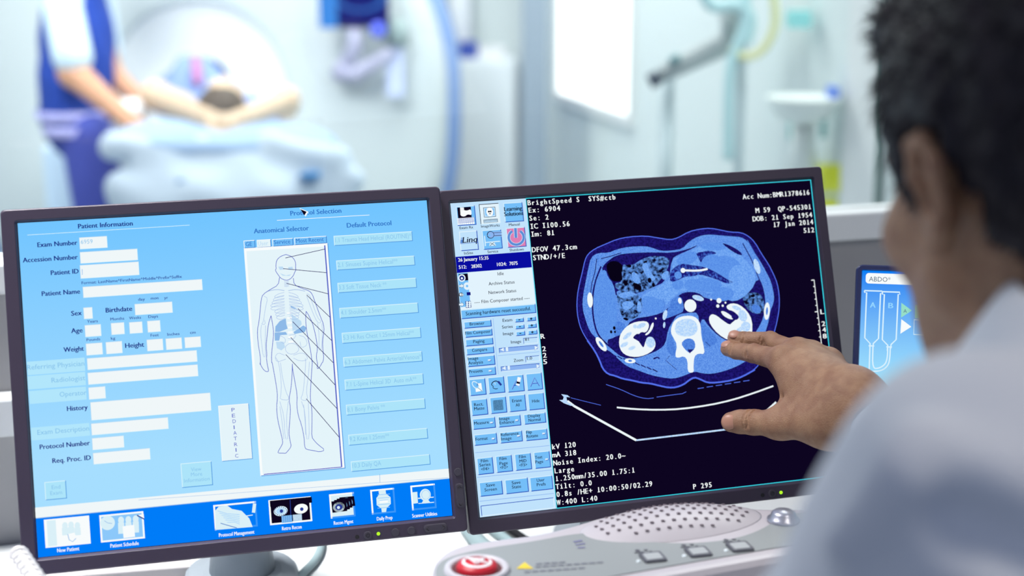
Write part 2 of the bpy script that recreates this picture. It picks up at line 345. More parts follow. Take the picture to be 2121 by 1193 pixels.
def monitor(M, Hm, label, group, btn, bl, br):
    c = M @ Vector((0, .10, 0)); R = Matrix.Translation((c.x, c.y, DESK)) @ Matrix.Rotation(YAW - .07, 4, 'Z')
    r = empty('computer_monitor', R, label, 'monitor', group)
    x0, x1, z0, z1 = -SW/2 - bl, SW/2 + br, -SH/2 - .0155, SH/2 + .0125
    b = MB(M); ix, iz = SW/2 + .0005, SH/2 + .0005
    L = [rrect(x0+.002, x1-.002, z0+.002, z1-.002, .004, .013), rrect(x0, x1, z0, z1, .004, .011), rrect(x0, x1, z0, z1, .004, -.0022), rrect(x0+.0005, x1-.0005, z0+.0005, z1-.0005, .004, -.0033), rrect(x0+.0014, x1-.0014, z0+.0014, z1-.0014, .004, -.0038),
         rrect(-ix-.0022, ix+.0022, -iz-.0024, iz+.0022, .003, -.0038), rrect(-ix-.0016, ix+.0016, -iz-.0018, iz+.0016, .002, -.0034), rrect(-ix, ix, -iz, iz, .0006, -.0001)]
    b.loops(L); obj('bezel', b, m_bez, r, smooth=False)
    bc = MB(M).loops([rrect(x0+.002, x1-.002, z0+.002, z1-.002, .004, .0128), rrect(x0+.006, x1-.006, z0+.006, z1-.006, .01, .022), rrect(x0+.05, x1-.05, z0+.05, z1-.05, .02, .045), rrect(x0+.09, x1-.09, z0+.08, z1-.08, .02, .05)], False, True)
    obj('back_cover', bc, m_bez, r)
    def cyl(name, px, py, rad, m, hgt=.0012, n=24, rx=1, ry=1):
        u, w = hpt(Hm, px, py); y = -.0038
        return obj(name, MB(M).lathe([(rad*1.12, y+.0002), (rad*1.12, y-.0002), (rad, y-.0002), (rad, y-hgt*.8), (rad*.85, y-hgt), (.00001, y-hgt)], n, (u, 0, w), (rx,0,0), (0,0,ry), (0,1,0)), m, r), u, w, y - hgt
    def pill(name, pa, pb, rad):
        ua, wa = hpt(Hm, *pa); ub, wb = hpt(Hm, *pb); y = -.0038
        X0, X1, Z0, Z1 = min(ua, ub) - rad, max(ua, ub) + rad, min(wa, wb) - rad, max(wa, wb) + rad
        o = obj(name, MB(M).loops([rrect(X0-.0004, X1+.0004, Z0-.0004, Z1+.0004, rad, y+.0002, 8), rrect(X0-.0003, X1+.0003, Z0-.0003, Z1+.0003, rad, y-.0003, 8), rrect(X0, X1, Z0, Z1, rad*.95, y-.0003, 8), rrect(X0+.0002, X1-.0002, Z0+.0002, Z1-.0002, rad*.9, y-.001, 8), rrect(X0+.0008, X1-.0008, Z0+.0008, Z1-.0008, rad*.8, y-.0012, 8)], False, True), m_btn, r)
        horiz = X1 - X0 > Z1 - Z0; t = MB(M)
        for sgn in (-1, 1):
            cx, cz = ((X0+X1)/2 + (sgn*((X1-X0)/2 - rad*.9) if horiz else 0), (Z0+Z1)/2 + (0 if horiz else sgn*((Z1-Z0)/2 - rad*.9)))
            for q in (-1, 1):
                pts = [(cx + sgn*.0011, y-.0014, cz), (cx - sgn*.0011, y-.0014, cz + q*.0018)] if horiz else [(cx, y-.0014, cz + sgn*.0011), (cx + q*.0018, y-.0014, cz - sgn*.0011)]
                t.tube(pts, .0003, 6)
        obj('arrow_mark', t, m_ico, o)
    cyl('sensor_hole', *btn['hole'], .0018, m_ico, .0003)
    pb, u, w, y = cyl('power_button', *btn['power'], .0037, m_btn)
    t = MB(M).tube([(u + .0017*math.sin(a), y-.0001, w + .0017*math.cos(a)) for a in [.5 + k*(2*math.pi-1)/16 for k in range(17)]], .00028, 6).tube([(u, y-.0001, w+.0002), (u, y-.0001, w+.0021)], .00028, 6)
    obj('power_symbol', t, m_ico, pb)
    u, w = hpt(Hm, *btn['led']); obj('status_light', MB(M).lathe([(.0017, -.0037), (.0016, -.0044), (.001, -.0049), (.0001, -.0051)], 16, (u,0,w), (1,0,0), (0,0,1), (0,1,0)), m_led, r, smooth=True, label='lit green status light')
    for p in btn.get('round', []): cyl('menu_button', *p, .0036, m_btn)
    for pa, pb_ in btn.get('pill', []): pill('rocker_button', pa, pb_, .0036)
    # stand: tilted neck behind the panel, foot on the desk
    p0 = M @ Vector((0, .056, -.03)); q = R @ Vector((0, .03, 0))
    obj('stand_neck', MB().tube([(q.x, q.y, DESK+.018), (q.x, q.y, DESK+.06), (q.x, q.y, p0.z - .01)], [.034, .029, .027], 28), m_gp, r, smooth=True)
    obj('neck_joint', MB(M).tube([(0, .049, -.03), (0, .085, -.03)], [.04, .03], 20), m_gp, r, smooth=True)
    obj('stand_base', MB(R).loops([rrect(-.058, .058, -.05, .10, .05, 0, 8, 'xy'), rrect(-.058, .058, -.05, .10, .05, .008, 8, 'xy'), rrect(-.054, .054, -.046, .096, .045, .012, 8, 'xy'), rrect(-.04, .04, -.008, .07, .03, .018, 8, 'xy')], True, True), m_gp, r)
    return r
monL = monitor(ML, HL, 'dark plum framed monitor on the left showing a pale blue patient information form', 'dark framed monitors side by side on the desk',
    dict(hole=(738,1114), power=(760,1110.5), led=(782,1107.5), round=[(817,1104.5), (850,1101), (946,979)], pill=[((884,1097.5),(916,1093.5)), ((948.5,1011),(952.5,1046))]), .0142, .0132)
monR = monitor(MR, HR, 'dark framed monitor in the middle showing a blue and white body scan slice', 'dark framed monitors side by side on the desk',
    dict(hole=(1577,1024.5), power=(1596.5,1021), led=(1615,1019), pill=[]), .0118, .0118)

# ---------------------------------------------------------------- left screen
WH = emi('ui_white', (240, 247, 249)); NAVY = emi('ui_navy', (14, 24, 128)); NAV2 = emi('ui_navy_soft', (40, 60, 150))
FADE = emi('ui_faded_text', (138, 196, 236)); STRIP = emi('ui_strip', (178, 230, 252)); BTN = emi('ui_pale_button', (172, 228, 250)); LITE = emi('ui_light_edge', (214, 243, 253)); MIDB = emi('ui_mid_edge', (92, 160, 226))
HEAD = emi('ui_heading_blue', (52, 118, 200)); PANEL = emi('ui_panel', (228, 244, 250)); BAR = emi('ui_bar_blue', (0, 124, 248)); LINE = emi('ui_line_blue', (92, 104, 200)); DARK = emi('ui_dark_line', (30, 16, 96)); BONE = emi('ui_bone_line', (168, 192, 232)); ORG = emi('ui_organ', (142, 186, 232)); ORG2 = emi('ui_organ_pale', (190, 220, 244)); WHT = emi('ui_pure_white', (248, 252, 253)); BLK = emi('ui_black', (14, 6, 30)); TAB = emi('ui_tab', (116, 192, 250))
RN = Matrix.Identity(4)
def screen_base(M, w, h, m, parent, label=None):
    o = obj('screen', MB(M).box((-w/2-.003, 0, -h/2-.003), (w/2+.003, .004, h/2+.003)), m_bk, parent, label=label)
    return o
sL = screen_base(ML, SW, SH, None, monL)
u = UI(ML, HL)
base = MB(ML).add([(-SW/2,-.00006,-SH/2),(SW/2,-.00006,-SH/2),(SW/2,-.00006,SH/2),(-SW/2,-.00006,SH/2)], [(0,1,2,3)])
obj('display_panel', base, emi('form_background', (166, 222, 255), grad=(.25, 1.0, (112, 196, 255))), sL, label='lit pale blue form background')
def T(lst, cap, m, bold=0, off=0):
    for t, x0, y0, x1 in lst: u.text(t, x0, y0, x1, cap, m, bold, off or None)
fields = [(164,490.5,223,511.6),(165.3,520.7,285.6,537.4),(165.3,547.8,288.6,568.3),(171.3,592.8,419,599.5),(172.6,636,192.8,658.8),(278,628.6,357.4,646.7),(175.3,672.5,210.5,695),(229.3,668.2,258.5,691),(266.8,666.5,295.7,688.6),(304,663.8,332.6,686),(177.7,710.8,213.5,733.2),(218.6,707.7,254.1,730.5),(303,702.7,338.2,724.5),(342,700.4,377,721.8),(380.8,698,416,718),(180,741.3,408.3,748.6),(181.4,771.4,410.3,778.8),(183,802,219.8,824.6),(187,832.6,437.2,850.3),(188.6,877,349.2,888.3),(190.4,907.4,257.9,926.8),(192.5,938.2,311.9,952)]
for a in ((57,748.6,177.2,767.5),(58,778.5,178.6,797),(61.6,809.4,180,827),(65.8,885.6,187,902)): u.rect(a[:2], a[2:], STRIP, 1)
for a in fields: u.button(a[:2], a[2:], WH, ORG2, LITE, .0004, 2)
T([('Patient Information',162.6,472,275)], .0043, NAVY, .025)
T([('Exam Number',79,510.6,161),('Accession Number',49,542.5,162),('Patient ID',106.6,568.6,163.6),('Patient Name',88,612,166.6),('Sex',148.5,653,170),('Birthdate',219.6,646.4,274),('Age',148.5,689,171.6),('Weight',133,728.5,174.3),('Height',259.8,720,298.4),('History',140,851,182.4),('Protocol Number',84,930.6,187.3),('Req. Proc. ID',110,959.3,189.3)], .0043, NAVY, .025)
T([('Format: LastName^FirstName^Middle^Prefix^Suffix',169.6,587.7,377),('day',286,622,300),('mon',312,619.6,328),('yr',339.6,618.6,347.6),('Years',181,668,203),('Months',229,663,257.5),('Weeks',267.5,660.8,292),('Days',307,658,327),('Pounds',180,706,208),('kg',230,703,239),('Feet',311.8,696.7,328.5),('Inches',346.3,694.7,371.4),('cm',393,691,404.6)], .0026, NAV2, .012)
T([('6959',168,504,192.5)], .0038, FADE); T([('Referring Physician',57.7,765.4,176),('Radiologist',108,792,177.7),('Operator',124.6,821.5,180),('Exam Description',79,900.5,186)], .0044, FADE, .006)
u.line([(170.5,556),(171,568)], .0004, MIDB, 5)
u.line([(57.7,485.5),(391.6,464.7)], .0005, LITE, 2)
u.button((451,840.6),(523,951.3), PANEL, WHT, MIDB, .0006, 2)
for ch, x, y in zip('PEDIATRIC', (482.2,483.2,484.6,484.3,486.3,487,488,488.4,489.8), (849,861,872.8,885.2,897,908.8,920.9,932.3,944.8)): u.text(ch, x-(1 if ch == 'I' else 3.4), y+4, x+(1 if ch == 'I' else 3.4), .0034, LINE)
u.button((373.5,960.7),(441,1005.7), BTN, LITE, MIDB, .0007, 2); T([('View',395.6,977.3,417),('More',395.3,987.7,418.8),('Information',381.4,1000.5,434.4)], .0035, FADE)
u.button((93,998.8),(139.8,1032.7), BTN, LITE, MIDB, .0007, 2); T([('End',108.3,1013.6,126.3),('Exam',105.6,1025.8,130)], .0035, FADE)
u.build('patient_form', sL)
# protocol list and anatomy diagram
u.line([(572,454.8),(763,443.4)], .0005, WHT, 2)
T([('Protocol Selection',600,444.9,705.4),('Anatomical Selector',524.7,482,638.4),('Default Protocol',716.8,470,808.9)], .0045, HEAD, .025)
PB = [('1.1 Trauma Head Helical (ROUTINE)*',688.8,487,853.2,497.7,692.7,500.7,850.5),('2.1 Sinuses Supine Helical**',694.2,538.4,858.3,548.3,697.8,552,822.4),('3.3 Soft Tissue Neck **',697,585,862,595,700.5,599.3,799.8),('4.1 Shoulder 2.5mm**',700.8,637.3,865.9,647.3,704.8,651.5,798.9),('5.3 Hi Res Chest 1.25mm Helical**',706,689,871.3,699.2,709.9,703.7,857),('6.3 Abdomen Pelvis Arterial/Venous*',709,739.8,874.4,748.5,712.7,754.9,872.4),('7.1 L-Spine Helical 3D  Auto mA**',711.9,786.6,877,796,716.2,801.3,862.5),('8.1 Bony Pelvis **',715,839,880.7,847.2,718,854,797),('9.2 Knee 1.25mm**',719.8,901.5,885.9,909.5,723.4,915.4,805.8),('10.3 Daily QA',725.3,957,891,963.8,729.3,970.5,789)]
for t, a, b, c, d, x0, y0, x1 in PB: u.button((a,b),(c,d), BTN, LITE, MIDB, .0007, 2); u.text(t, x0, y0, x1, .0042, FADE)
u.build('protocol_list', sL)
for t, a, b, c, d, x0, y0, x1 in (('GE',503,497,527.7,511.8,507.8,508.8,520.4),('User',530,495.5,560.5,510,533,507.5,554),('Service',562,494,606,506.7,566,504.6,599.8),('Most Recent',607.3,491,675.5,502.2,611.8,501.6,669)):
    u.button((a,b),(c,d), TAB if t != 'User' else PANEL, WHT, HEAD, .0006, 2); u.text(t, x0, y0, x1, .004, HEAD if t != 'User' else ORG2, .006)
u.button((503.5,512.7),(714.6,971.7), WHT, WHT, MIDB, .0008, 2); u.rect((509,519),(707.5,967), PANEL, 4)
u.line([(670.7,506.7),(706.7,968.5)], .0012, LINE, 5); u.line([(545.4,983.6),(706.7,968.5)], .0008, LINE, 5)
ua = lambda L: [(500 + x/4.418, 490 + y/4.418) for x, y in L]; ub = lambda L: [(500 + x/4.586, 740 + y/4.586) for x, y in L]
u.poly(ua([(302,870),(305,820),(345,770),(400,745),(405,800),(418,840),(340,870)]), ORG, 5)
u.poly(ua([(405,700),(430,685),(470,720),(540,770),(545,800),(500,850),(460,860),(450,760)]), ORG2, 5)
u.poly(ua([(298,875),(400,870),(415,895),(350,900),(340,950),(300,950)]), ORG, 5); u.poly(ua([(530,830),(560,810),(590,830),(575,870),(480,890),(470,870)]), ORG, 5)
u.poly(ua([(310,960),(380,960),(395,1010),(360,1040),(320,1020)]), ORG2, 5); u.poly(ua([(440,628),(470,640),(500,655),(480,660),(450,650)]), ORG, 5)
for L in ([(330,270),(370,268),(385,295),(345,300)], [(420,275),(460,270),(465,295),(425,300)], [(345,330),(400,350),(450,340),(430,355),(370,352)]): u.poly(ua(L), ORG2, 5)
outl = [ua([(400,158),(350,175),(315,210),(308,260),(312,290),(303,300),(315,325),(330,345),(350,375),(400,398),(440,385),(470,350),(480,320),(493,300),(488,285),(490,240),(478,205),(450,175),(400,158)]),
 ua([(342,370),(330,440),(260,478),(190,525),(175,570),(165,680),(155,780),(140,850),(145,960),(165,1080),(170,1130),(166,1180)]) + ub([(172,40),(178,75),(210,125),(240,138),(255,130),(240,70),(232,0)]) + ua([(228,1080),(220,1000),(230,900),(240,800),(265,720)]),
 ua([(468,375),(475,435),(540,468),(610,490),(640,520),(665,590),(690,660),(720,740),(745,800),(750,860),(735,960),(740,1050),(748,1110),(735,1160)]) + ub([(765,40),(740,90),(720,110),(712,100),(718,60)]) + ua([(682,1130),(680,1080),(690,1030),(680,940),(660,850),(640,780),(605,710),(585,680)]),
 ua([(265,720),(280,800),(290,880),(280,980),(270,1080),(272,1160)]) + ub([(285,40),(300,120),(330,290),(338,380),(328,480),(340,600),(370,720),(388,800),(385,830),(340,905),(350,915),(400,915),(415,918),(440,890),(470,850),(458,800),(445,720),(455,600),(462,480),(445,400),(465,300),(475,180),(478,60)]),
 ua([(585,680),(580,760),(590,860),(610,960),(630,1060),(640,1150)]) + ub([(668,30),(662,120),(652,280),(648,400),(665,500),(665,640),(662,760),(690,800),(730,840),(790,885),(740,905),(680,890),(610,880),(595,850),(590,760),(565,640),(535,560),(520,460),(525,360),(500,220),(480,110),(478,60)])]
for L in outl: u.line(L, .00055, LINE, 8, smooth=1)
for sx in (-1, 1):
    for k in range(8):
        y0 = 515 + k*27; w = 95 + 12*min(k, 3) - (6*k if k > 4 else 0); cx = 405 + k*1.5
        u.line(ua([(cx + sx*20, y0 - 8), (cx + sx*w*.7, y0 + 2), (cx + sx*w*1.15, y0 + 26), (cx + sx*w*1.1, y0 + 44), (cx + sx*w*.6, y0 + 34 + k*3), (cx + sx*22, y0 + 24 + k*2)]), .0004, BONE, 7, smooth=2)
    u.line(ua([(405 + sx*18, 490), (405 + sx*90, 478), (405 + sx*170, 495)]), .0006, BONE, 7, smooth=1)
bones = [ua([(200,540),(235,560),(215,640),(195,780),(175,800),(215,800),(205,760)]), ua([(178,805),(170,870),(180,980),(195,1100),(215,1100),(212,980),(215,810)]), ua([(590,520),(615,525),(640,600),(690,740),(720,770),(715,790),(685,780),(640,680),(590,540)]), ua([(690,790),(705,900),(700,1040),(725,1040),(735,900),(730,790)]),
 ub([(320,0),(350,50),(375,240),(370,360),(360,400),(440,410),(445,380),(420,340),(385,200),(365,50)]), ub([(360,420),(400,560),(410,780),(440,780),(420,600),(440,420)]), ub([(600,10),(605,60),(590,240),(580,340),(555,400),(600,415),(625,400),(610,320),(630,180),(640,40)]), ub([(565,420),(600,520),(610,780),(640,780),(635,560),(630,420)]), ub([(360,470),(380,600),(398,780)]), ub([(585,450),(600,600),(605,740)]),
 ua([(390,1085),(330,1060),(300,1100),(320,1150),(400,1120)]), ua([(470,1085),(540,1060),(590,1080),(600,1130),(530,1140),(470,1110)]), ua([(400,1000),(440,970),(500,985),(525,1030),(490,1070),(430,1075),(395,1040),(400,1000)]), ua([(340,900),(400,930),(390,980),(350,960)]), ua([(520,900),(580,920),(600,990),(540,1020),(530,960)]), ua([(430,900),(500,890),(470,940),(420,930)])]
for L in bones: u.line(L, .0004, BONE, 7, smooth=1)
for k in range(14): y = 690 + k*22; u.rect(ua([(408 + k*1.3, y)])[0], ua([(452 + k*1.3, y + 14)])[0], PANEL if k % 2 else WHT, 6)
for k in range(5): u.line(ua([(385, 405 + 11*k), (405, 410 + 11*k), (428, 402 + 11*k)]), .0004, BONE, 7)
for a, b in ((ua([(395,190)]), ua([(757,108)])), (ua([(375,288)]), ua([(770,325)])), (ua([(405,423)]), ua([(787,520)])), (ua([(590,530)]), ua([(803,735)])), (ua([(510,655)]), ua([(820,950)])), (ua([(462,775)]), ua([(835,1155)])), (ua([(445,920)]), ub([(885,265)])), (ua([(400,1078)]), ub([(903,490)])), (ub([(610,395)]), ub([(925,765)]))): u.line(a + b, .00055, DARK, 10)
u.build('anatomy_diagram', sL)
# bottom bar with icons
u.rect((74,1051.7),(930,992.7), WH, 1); u.line([(287,1036.5),(929.5,991)], .0003, ORG, 2); u.line([(785.5,983.5),(786,1001)], .0004, ORG, 3)
u.rect((75.5,1073.5),(936.4,1070.6), BAR, 1); u.line([(75.5,1074),(929.5,993)], .0006, ORG, 2)
ic = [('New Patient',91.9,1077,188.9,1126.7,120,1145,165.5),('Patient Schedule',206,1068,300.6,1116,229.5,1135.5,288),('Protocol Management',441,1047.5,533.5,1091.9,453.4,1114,526.8),('Retro Recon',555,1037.6,646.3,1081.2,583.8,1100.5,624.3),('Recon Mgmt',680.4,1025.7,735.8,1071.3,690.9,1089.4,731.3),('Daily Prep',765.5,1016.6,819.4,1063.4,780,1080.7,812.6),('Scanner Utilities',848.7,1008,903.8,1054.7,853.4,1074.7,905.3)]
SKY = emi('ui_sky_icon', (140, 200, 250)); PAL = emi('ui_pale_icon', (218, 240, 248)); BLU = emi('ui_icon_blue', (60, 150, 248))
for t, a, b, c, d, x0, y0, x1 in ic:
    k = t[0:3]; face = {'New': WHT, 'Pat': SKY, 'Pro': BAR, 'Ret': BLK, 'Rec': PAL, 'Dai': BAR, 'Sca': BAR}[k]
    u.button((a,b),(c,d), face, WHT, WHT if k in ('New','Pat','Ret') else BLU, .0016 if k != 'New' else .0005, 2); u.text(t, x0, y0, x1, .0034, WHT, .02)
z8 = lambda x, y: (80 + x/2.525, 1000 + y/2.525)
u.rect(z8(45,200), z8(100,330), PAL, 4)
for x, y in ((140,225),(172,222),(205,225)): u.disc(z8(x,y), .0024, PAL, 5, .003); u.poly([z8(x-16,y+12), z8(x+16,y+10), z8(x+18,y+50), z8(x-14,y+52)], PAL, 5)
u.poly([z8(155,270), z8(190,262), z8(200,290), z8(180,310), z8(160,300)], WHT, 6); u.line([z8(155,270), z8(162,300), z8(180,310), z8(198,292)], .0006, ORG, 7)
u.disc(z8(362,212), .0064, PAL, 5); u.line([z8(345,200), z8(362,212), z8(385,215)], .0005, ORG, 6); u.poly([z8(515,172), z8(550,165), z8(552,190)], WHT, 5); u.line([z8(515,172), z8(552,192)], .001, NAV2, 6)
for x, y in ((432,198),(470,196),(508,192)): u.disc(z8(x,y), .0026, PAL, 5, .0034); u.poly([z8(x-16,y+14), z8(x+16,y+12), z8(x+18,y+70), z8(x-14,y+72)], PAL, 5)
u.poly([z8(440,230), z8(500,222), z8(505,285), z8(445,292)], WHT, 6)
u.poly([z8(922,150), z8(940,128), z8(985,122), z8(1010,140), z8(1060,150), z8(1100,190), z8(1118,235), z8(925,250)], PAL, 5)
for k in range(6): u.line([z8(935+10*k,150+12*k), z8(985+8*k,165+9*k), z8(1050,170+10*k)], .0004, SKY, 6)
u.line([z8(950,215), z8(1035,240)], .0006, HEAD, 7); u.line([z8(1128,112), z8(1122,160)], .003, PAL, 6); u.line([z8(1080,178), z8(1118,172)], .0008, PAL, 6)
u.rect(z8(1207,98), z8(1428,108), BLK, 4); u.line([z8(1313,92), z8(1318,195)], .0006, NAV2, 5)
for x, m in ((1264,PAL),(1370,WHT)): u.disc(z8(x, 152 if x < 1300 else 140), .0064, m, 6, .0045, .1); u.disc(z8(x+4, 152 if x < 1300 else 142), .0016, NAV2, 7)
u.disc(z8(1264,152), .0042, SKY, 6, .003, .1)
for k in range(18): a = k*2*math.pi/18; q = z8(1264 + 32*math.cos(a), 152 + 22*math.sin(a)); u.disc(q, .0005, NAV2, 8, n=6)
u.rect(z8(1268,178), z8(1325,210), SKY, 8); u.rect(z8(1327,172), z8(1376,202), PAL, 8)
for k in range(5): u.line([z8(1278+11*k,177), z8(1280+11*k,212)], .0003, HEAD, 9); u.line([z8(1268,182+7*k), z8(1376,170+7*k)], .0003, HEAD, 9)
for k in range(4): u.poly([z8(1528+14*k,102-7*k), z8(1605+14*k,95-7*k), z8(1612+14*k,152-9*k), z8(1535+14*k,162-9*k)], BLK, 8 - k); u.disc(z8(1568+14*k,132-8*k), .0054, PAL if k == 0 else SKY, 8 - k, .0046)
u.disc(z8(1568,132), .0034, NAV2, 9, .0028); u.disc(z8(1566,134), .0014, PAL, 10)
u.poly([z8(1775,45), z8(1812,42), z8(1815,62), z8(1838,80), z8(1840,115), z8(1818,138), z8(1815,158), z8(1793,160), z8(1790,140), z8(1766,122), z8(1764,85), z8(1778,66)], PAL, 5)
for y in (66, 84, 118, 136): u.line([z8(1770,y+2), z8(1835,y-3)], .0005, SKY, 6)
u.rect(z8(1780,98), z8(1825,108), WHT, 7); u.line([z8(1780,98), z8(1825,94)], .0004, SKY, 8)
u.poly([z8(1952,55), z8(1978,52), z8(1982,112), z8(1956,115)], PAL, 5); u.disc(z8(2020,68), .0052, PAL, 5, .0056); u.disc(z8(2022,68), .004, SKY, 6, .0044); u.disc(z8(2022,68), .0036, PAL, 7, .004)
u.poly([z8(1982,84), z8(2064,78), z8(2064,83), z8(1982,90)], PAL, 6); u.poly([z8(1984,112), z8(2066,105), z8(2066,110), z8(1984,116)], PAL, 6); u.poly([z8(2012,92), z8(2032,90), z8(2046,108), z8(2002,111)], PAL, 6)
u.build('icon_bar', sL)
u.poly([(618,429),(637,437),(631,447)], WHT, 12); u.poly([(620,431.5),(633,437),(628.5,444.5)], BLK, 13); u.build('mouse_cursor', sL)
# ---------------------------------------------------------------- right screen: tool panel and body scan
sR = screen_base(MR, SW, SH, None, monR); u = UI(MR, HR)
VIO = emi('scan_black', (13, 5, 32)); TOOL = emi('tool_panel_blue', (192, 226, 252)); TB = emi('tool_button', (116, 190, 248)); TS = emi('tool_shadow', (40, 84, 190)); TL = emi('tool_light', (212, 238, 253)); TXT = emi('tool_text', (12, 12, 44)); CYA = emi('cyan_border', (60, 216, 236)); PINK = emi('shutdown_pink', (222, 128, 180)); PWB = emi('shutdown_blue', (92, 140, 214)); DKB = emi('deep_blue_band', (8, 12, 160)); STA = emi('status_white', (226, 243, 253)); SL = emi('slider_blue', (140, 180, 240))
MW = emi('mono_white', (244, 249, 250))
obj('display_panel', MB(MR).add([(-SW/2,-.00006,-SH/2),(SW/2,-.00006,-SH/2),(SW/2,-.00006,SH/2),(-SW/2,-.00006,SH/2)], [(0,1,2,3)]), VIO, sR, label='lit near black scan background')
b0, b1 = u.uv(1089.9, 411), u.uv(1153, 1053.5); xb = (b0[0] + b1[0])/2
u.put([(-SW/2,-SH/2),(xb,-SH/2),(xb,SH/2),(-SW/2,SH/2)], [(0,1,2,3)], TOOL, 1)
for a, b in (((944.5,427.7),(987.7,465.2)),((1043,420.5),(1086.4,458)),((998.4,476.8),(1042.1,514.3))): u.button(a, b, TB, TL, TS, .0008, 2)
u.button((992.5,423),(1038,462), STA, TXT, TL, .0006, 2); u.button((951,479.5),(992.5,517), TOOL, STA, TS, .0008, 2); u.button((1048.3,472.2),(1091.5,510.3), PINK, TL, TS, .0008, 2)
T([('Exam Rx',952.8,474.6,981),('ImageWorks',997.4,471.4,1036),('Manual',1055,468.2,1077.5),('InSite',962.2,527,980.5),('Service',1010.5,524,1032.8),('Shutdown',1056.4,520.5,1085.9)], .0026, TXT, .012)
T([('Learning',1045.6,437.4,1082.4),('Solutions',1045.6,447.8,1084.8)], .0041, TXT, .03)
u.text('i', 953.8, 503.5, 959, .0055, PWB, .03, shear=.2); u.text('Linq', 958.5, 502.8, 988.5, .0056, TXT, .02, shear=.2); u.line([(954,504.5),(990,501.5)], .0004, TS, 5)
z5 = lambda x, y: (900 + x/3.7286, 340 + y/3.7286); z6 = lambda x, y: (900 + x/3.7286, 620 + y/3.7286); z7 = lambda x, y: (900 + x/4.071, 900 + y/4.071)
u.rect(z5(178,335), z5(290,412), BLK, 4)
for k in range(5): u.line([z5(202+6*k,333), z5(205+6*k,375)], .0007, WHT, 5)
u.poly([z5(200,375), z5(225,352), z5(250,360), z5(285,345), z5(290,395), z5(260,385), z5(235,405), z5(205,400)], WHT, 6, smooth=1)
u.rect(z5(178,418), z5(312,460), WHT, 6)
for k in range(4): u.line([z5(182,424+10*k), z5(312,414+10*k)], .0004, TS, 7)
for k in range(7): u.line([z5(196+16*k,418), z5(200+16*k,464)], .0003, SL, 7)
u.button(z5(378,335), z5(478,405), TOOL, TXT, TXT, .0004, 5); u.rect(z5(392,345), z5(466,392), TB, 7); u.disc(z5(429,368), .0035, WHT, 8, .0043); u.disc(z5(422,366), .0009, BLK, 9); u.disc(z5(436,365), .0009, BLK, 9); u.line([z5(422,383), z5(438,382)], .0007, BLK, 9); u.poly([z5(405,412), z5(450,408), z5(450,418), z5(405,420)], PAL, 8); u.button(z5(380,428), z5(492,446), TOOL, TXT, TXT, .0003, 8)
for k in range(2): u.line([z5(384,434+8*k), z5(490,426+8*k)], .0003, TXT, 10)
u.line([z5(455,540), z5(520,537)], .0052, SL, 5); u.line([z5(450,530), z5(522,526)], .0004, TXT, 6); u.line([z5(450,552), z5(522,548)], .0005, TXT, 6); u.disc(z5(435,545), .0036, TXT, 6); u.disc(z5(436,545), .0030, SL, 7); u.poly([z5(410,550), z5(434,538), z5(436,552), z5(418,558)], TB, 8)
u.poly([z5(385,555), z5(392,550), z5(400,630), z5(390,632)], TL, 5); u.poly([z5(395,600), z5(505,590), z5(510,598), z5(396,608)], TL, 5); u.poly([z5(430,603), z5(462,600), z5(478,628), z5(424,632)], TL, 6); u.line([z5(432,605), z5(470,628)], .0004, TXT, 7); u.line([z5(462,602), z5(430,630)], .0004, TXT, 7)
for w, m, l in ((.0032, TL, 6), (.0024, PWB, 7)):
    c = np.array((633, 565)); u.line([z5(c[0] + 58*math.sin(a), c[1] - 56*math.cos(a)) for a in [.55 + k*(2*math.pi - 1.1)/24 for k in range(25)]], w, m, l); u.line([z5(627,493), z5(631,568)], w*1.1, m, l + 2)
u.rect((943.7,531.8),(1102.2,553.2), DKB, 2); x0, x1, _, _ = u.rect((943.7,531.8),(1089,553.2), DKB, 2)
T([('26 January 15:35',949.6,541.7,1012.9),('512:',951,556.7,967),('28302',977,555,998.7),('1024:',1030.3,551,1050),('7075',1056,549.2,1073)], .0034, MW, .02)
u.rect((948,565.5),(1109.2,628.3), STA, 2); u.rect((948,566),(975,634), TB, 3)
u.rect(z5(188,848), z5(262,895), BLK, 4); u.disc(z5(212,878), .0036, STA, 5); u.disc(z5(212,878), .0024, NAVY, 6); u.disc(z5(212,880), .0011, STA, 7)
for yy in (940, 1008, 1083): u.poly([z5(190,yy-8), z5(208,yy-9), z5(207,yy-20), z5(228,yy-1), z5(209,yy+17), z5(208,yy+7), z5(191,yy+8)], STA, 5); u.line([z5(190,yy-8), z5(208,yy-9), z5(207,yy-20), z5(228,yy-1), z5(209,yy+17), z5(208,yy+7), z5(191,yy+8)], .0003, TXT, 6, closed=True)
u.disc(z5(252,940), .0034, STA, 5, .0037); u.disc(z5(252,940), .0012, TB, 6); u.button(z5(190,993), z5(215,1018), STA, TXT, TXT, .0005, 8); u.rect(z5(248,988), z5(280,1010), NAVY, 8)
u.rect(z5(238,1058), z5(285,1105), NAVY, 5)
for i in range(2):
    for j in range(3): u.disc(z5(252+20*i,1066+15*j), .0011, STA, 7)
T([('Idle',1031.4,570,1044),('Archive Status',1012.6,590.8,1066.8),('Network Status',1012.6,609,1070.3),('---- Film Composer started ----',983,629,1098.5)], .0032, TXT, .006)
u.button((953.6,641.5),(1111.3,647.6), TB, TL, TS, .0008, 2); T([('Scanning hardware reset successful.',965.2,653,1101)], .0034, TXT, .012)
u.line([(1021.5,659),(1032,775)], .0004, SL, 2); u.line([(1031,736.5),(1117.5,728)], .0004, SL, 2)
B = lambda *L: [u.button((a,b),(c,d), TB, TL, TS, .0008, 2) for a, b, c, d in L]
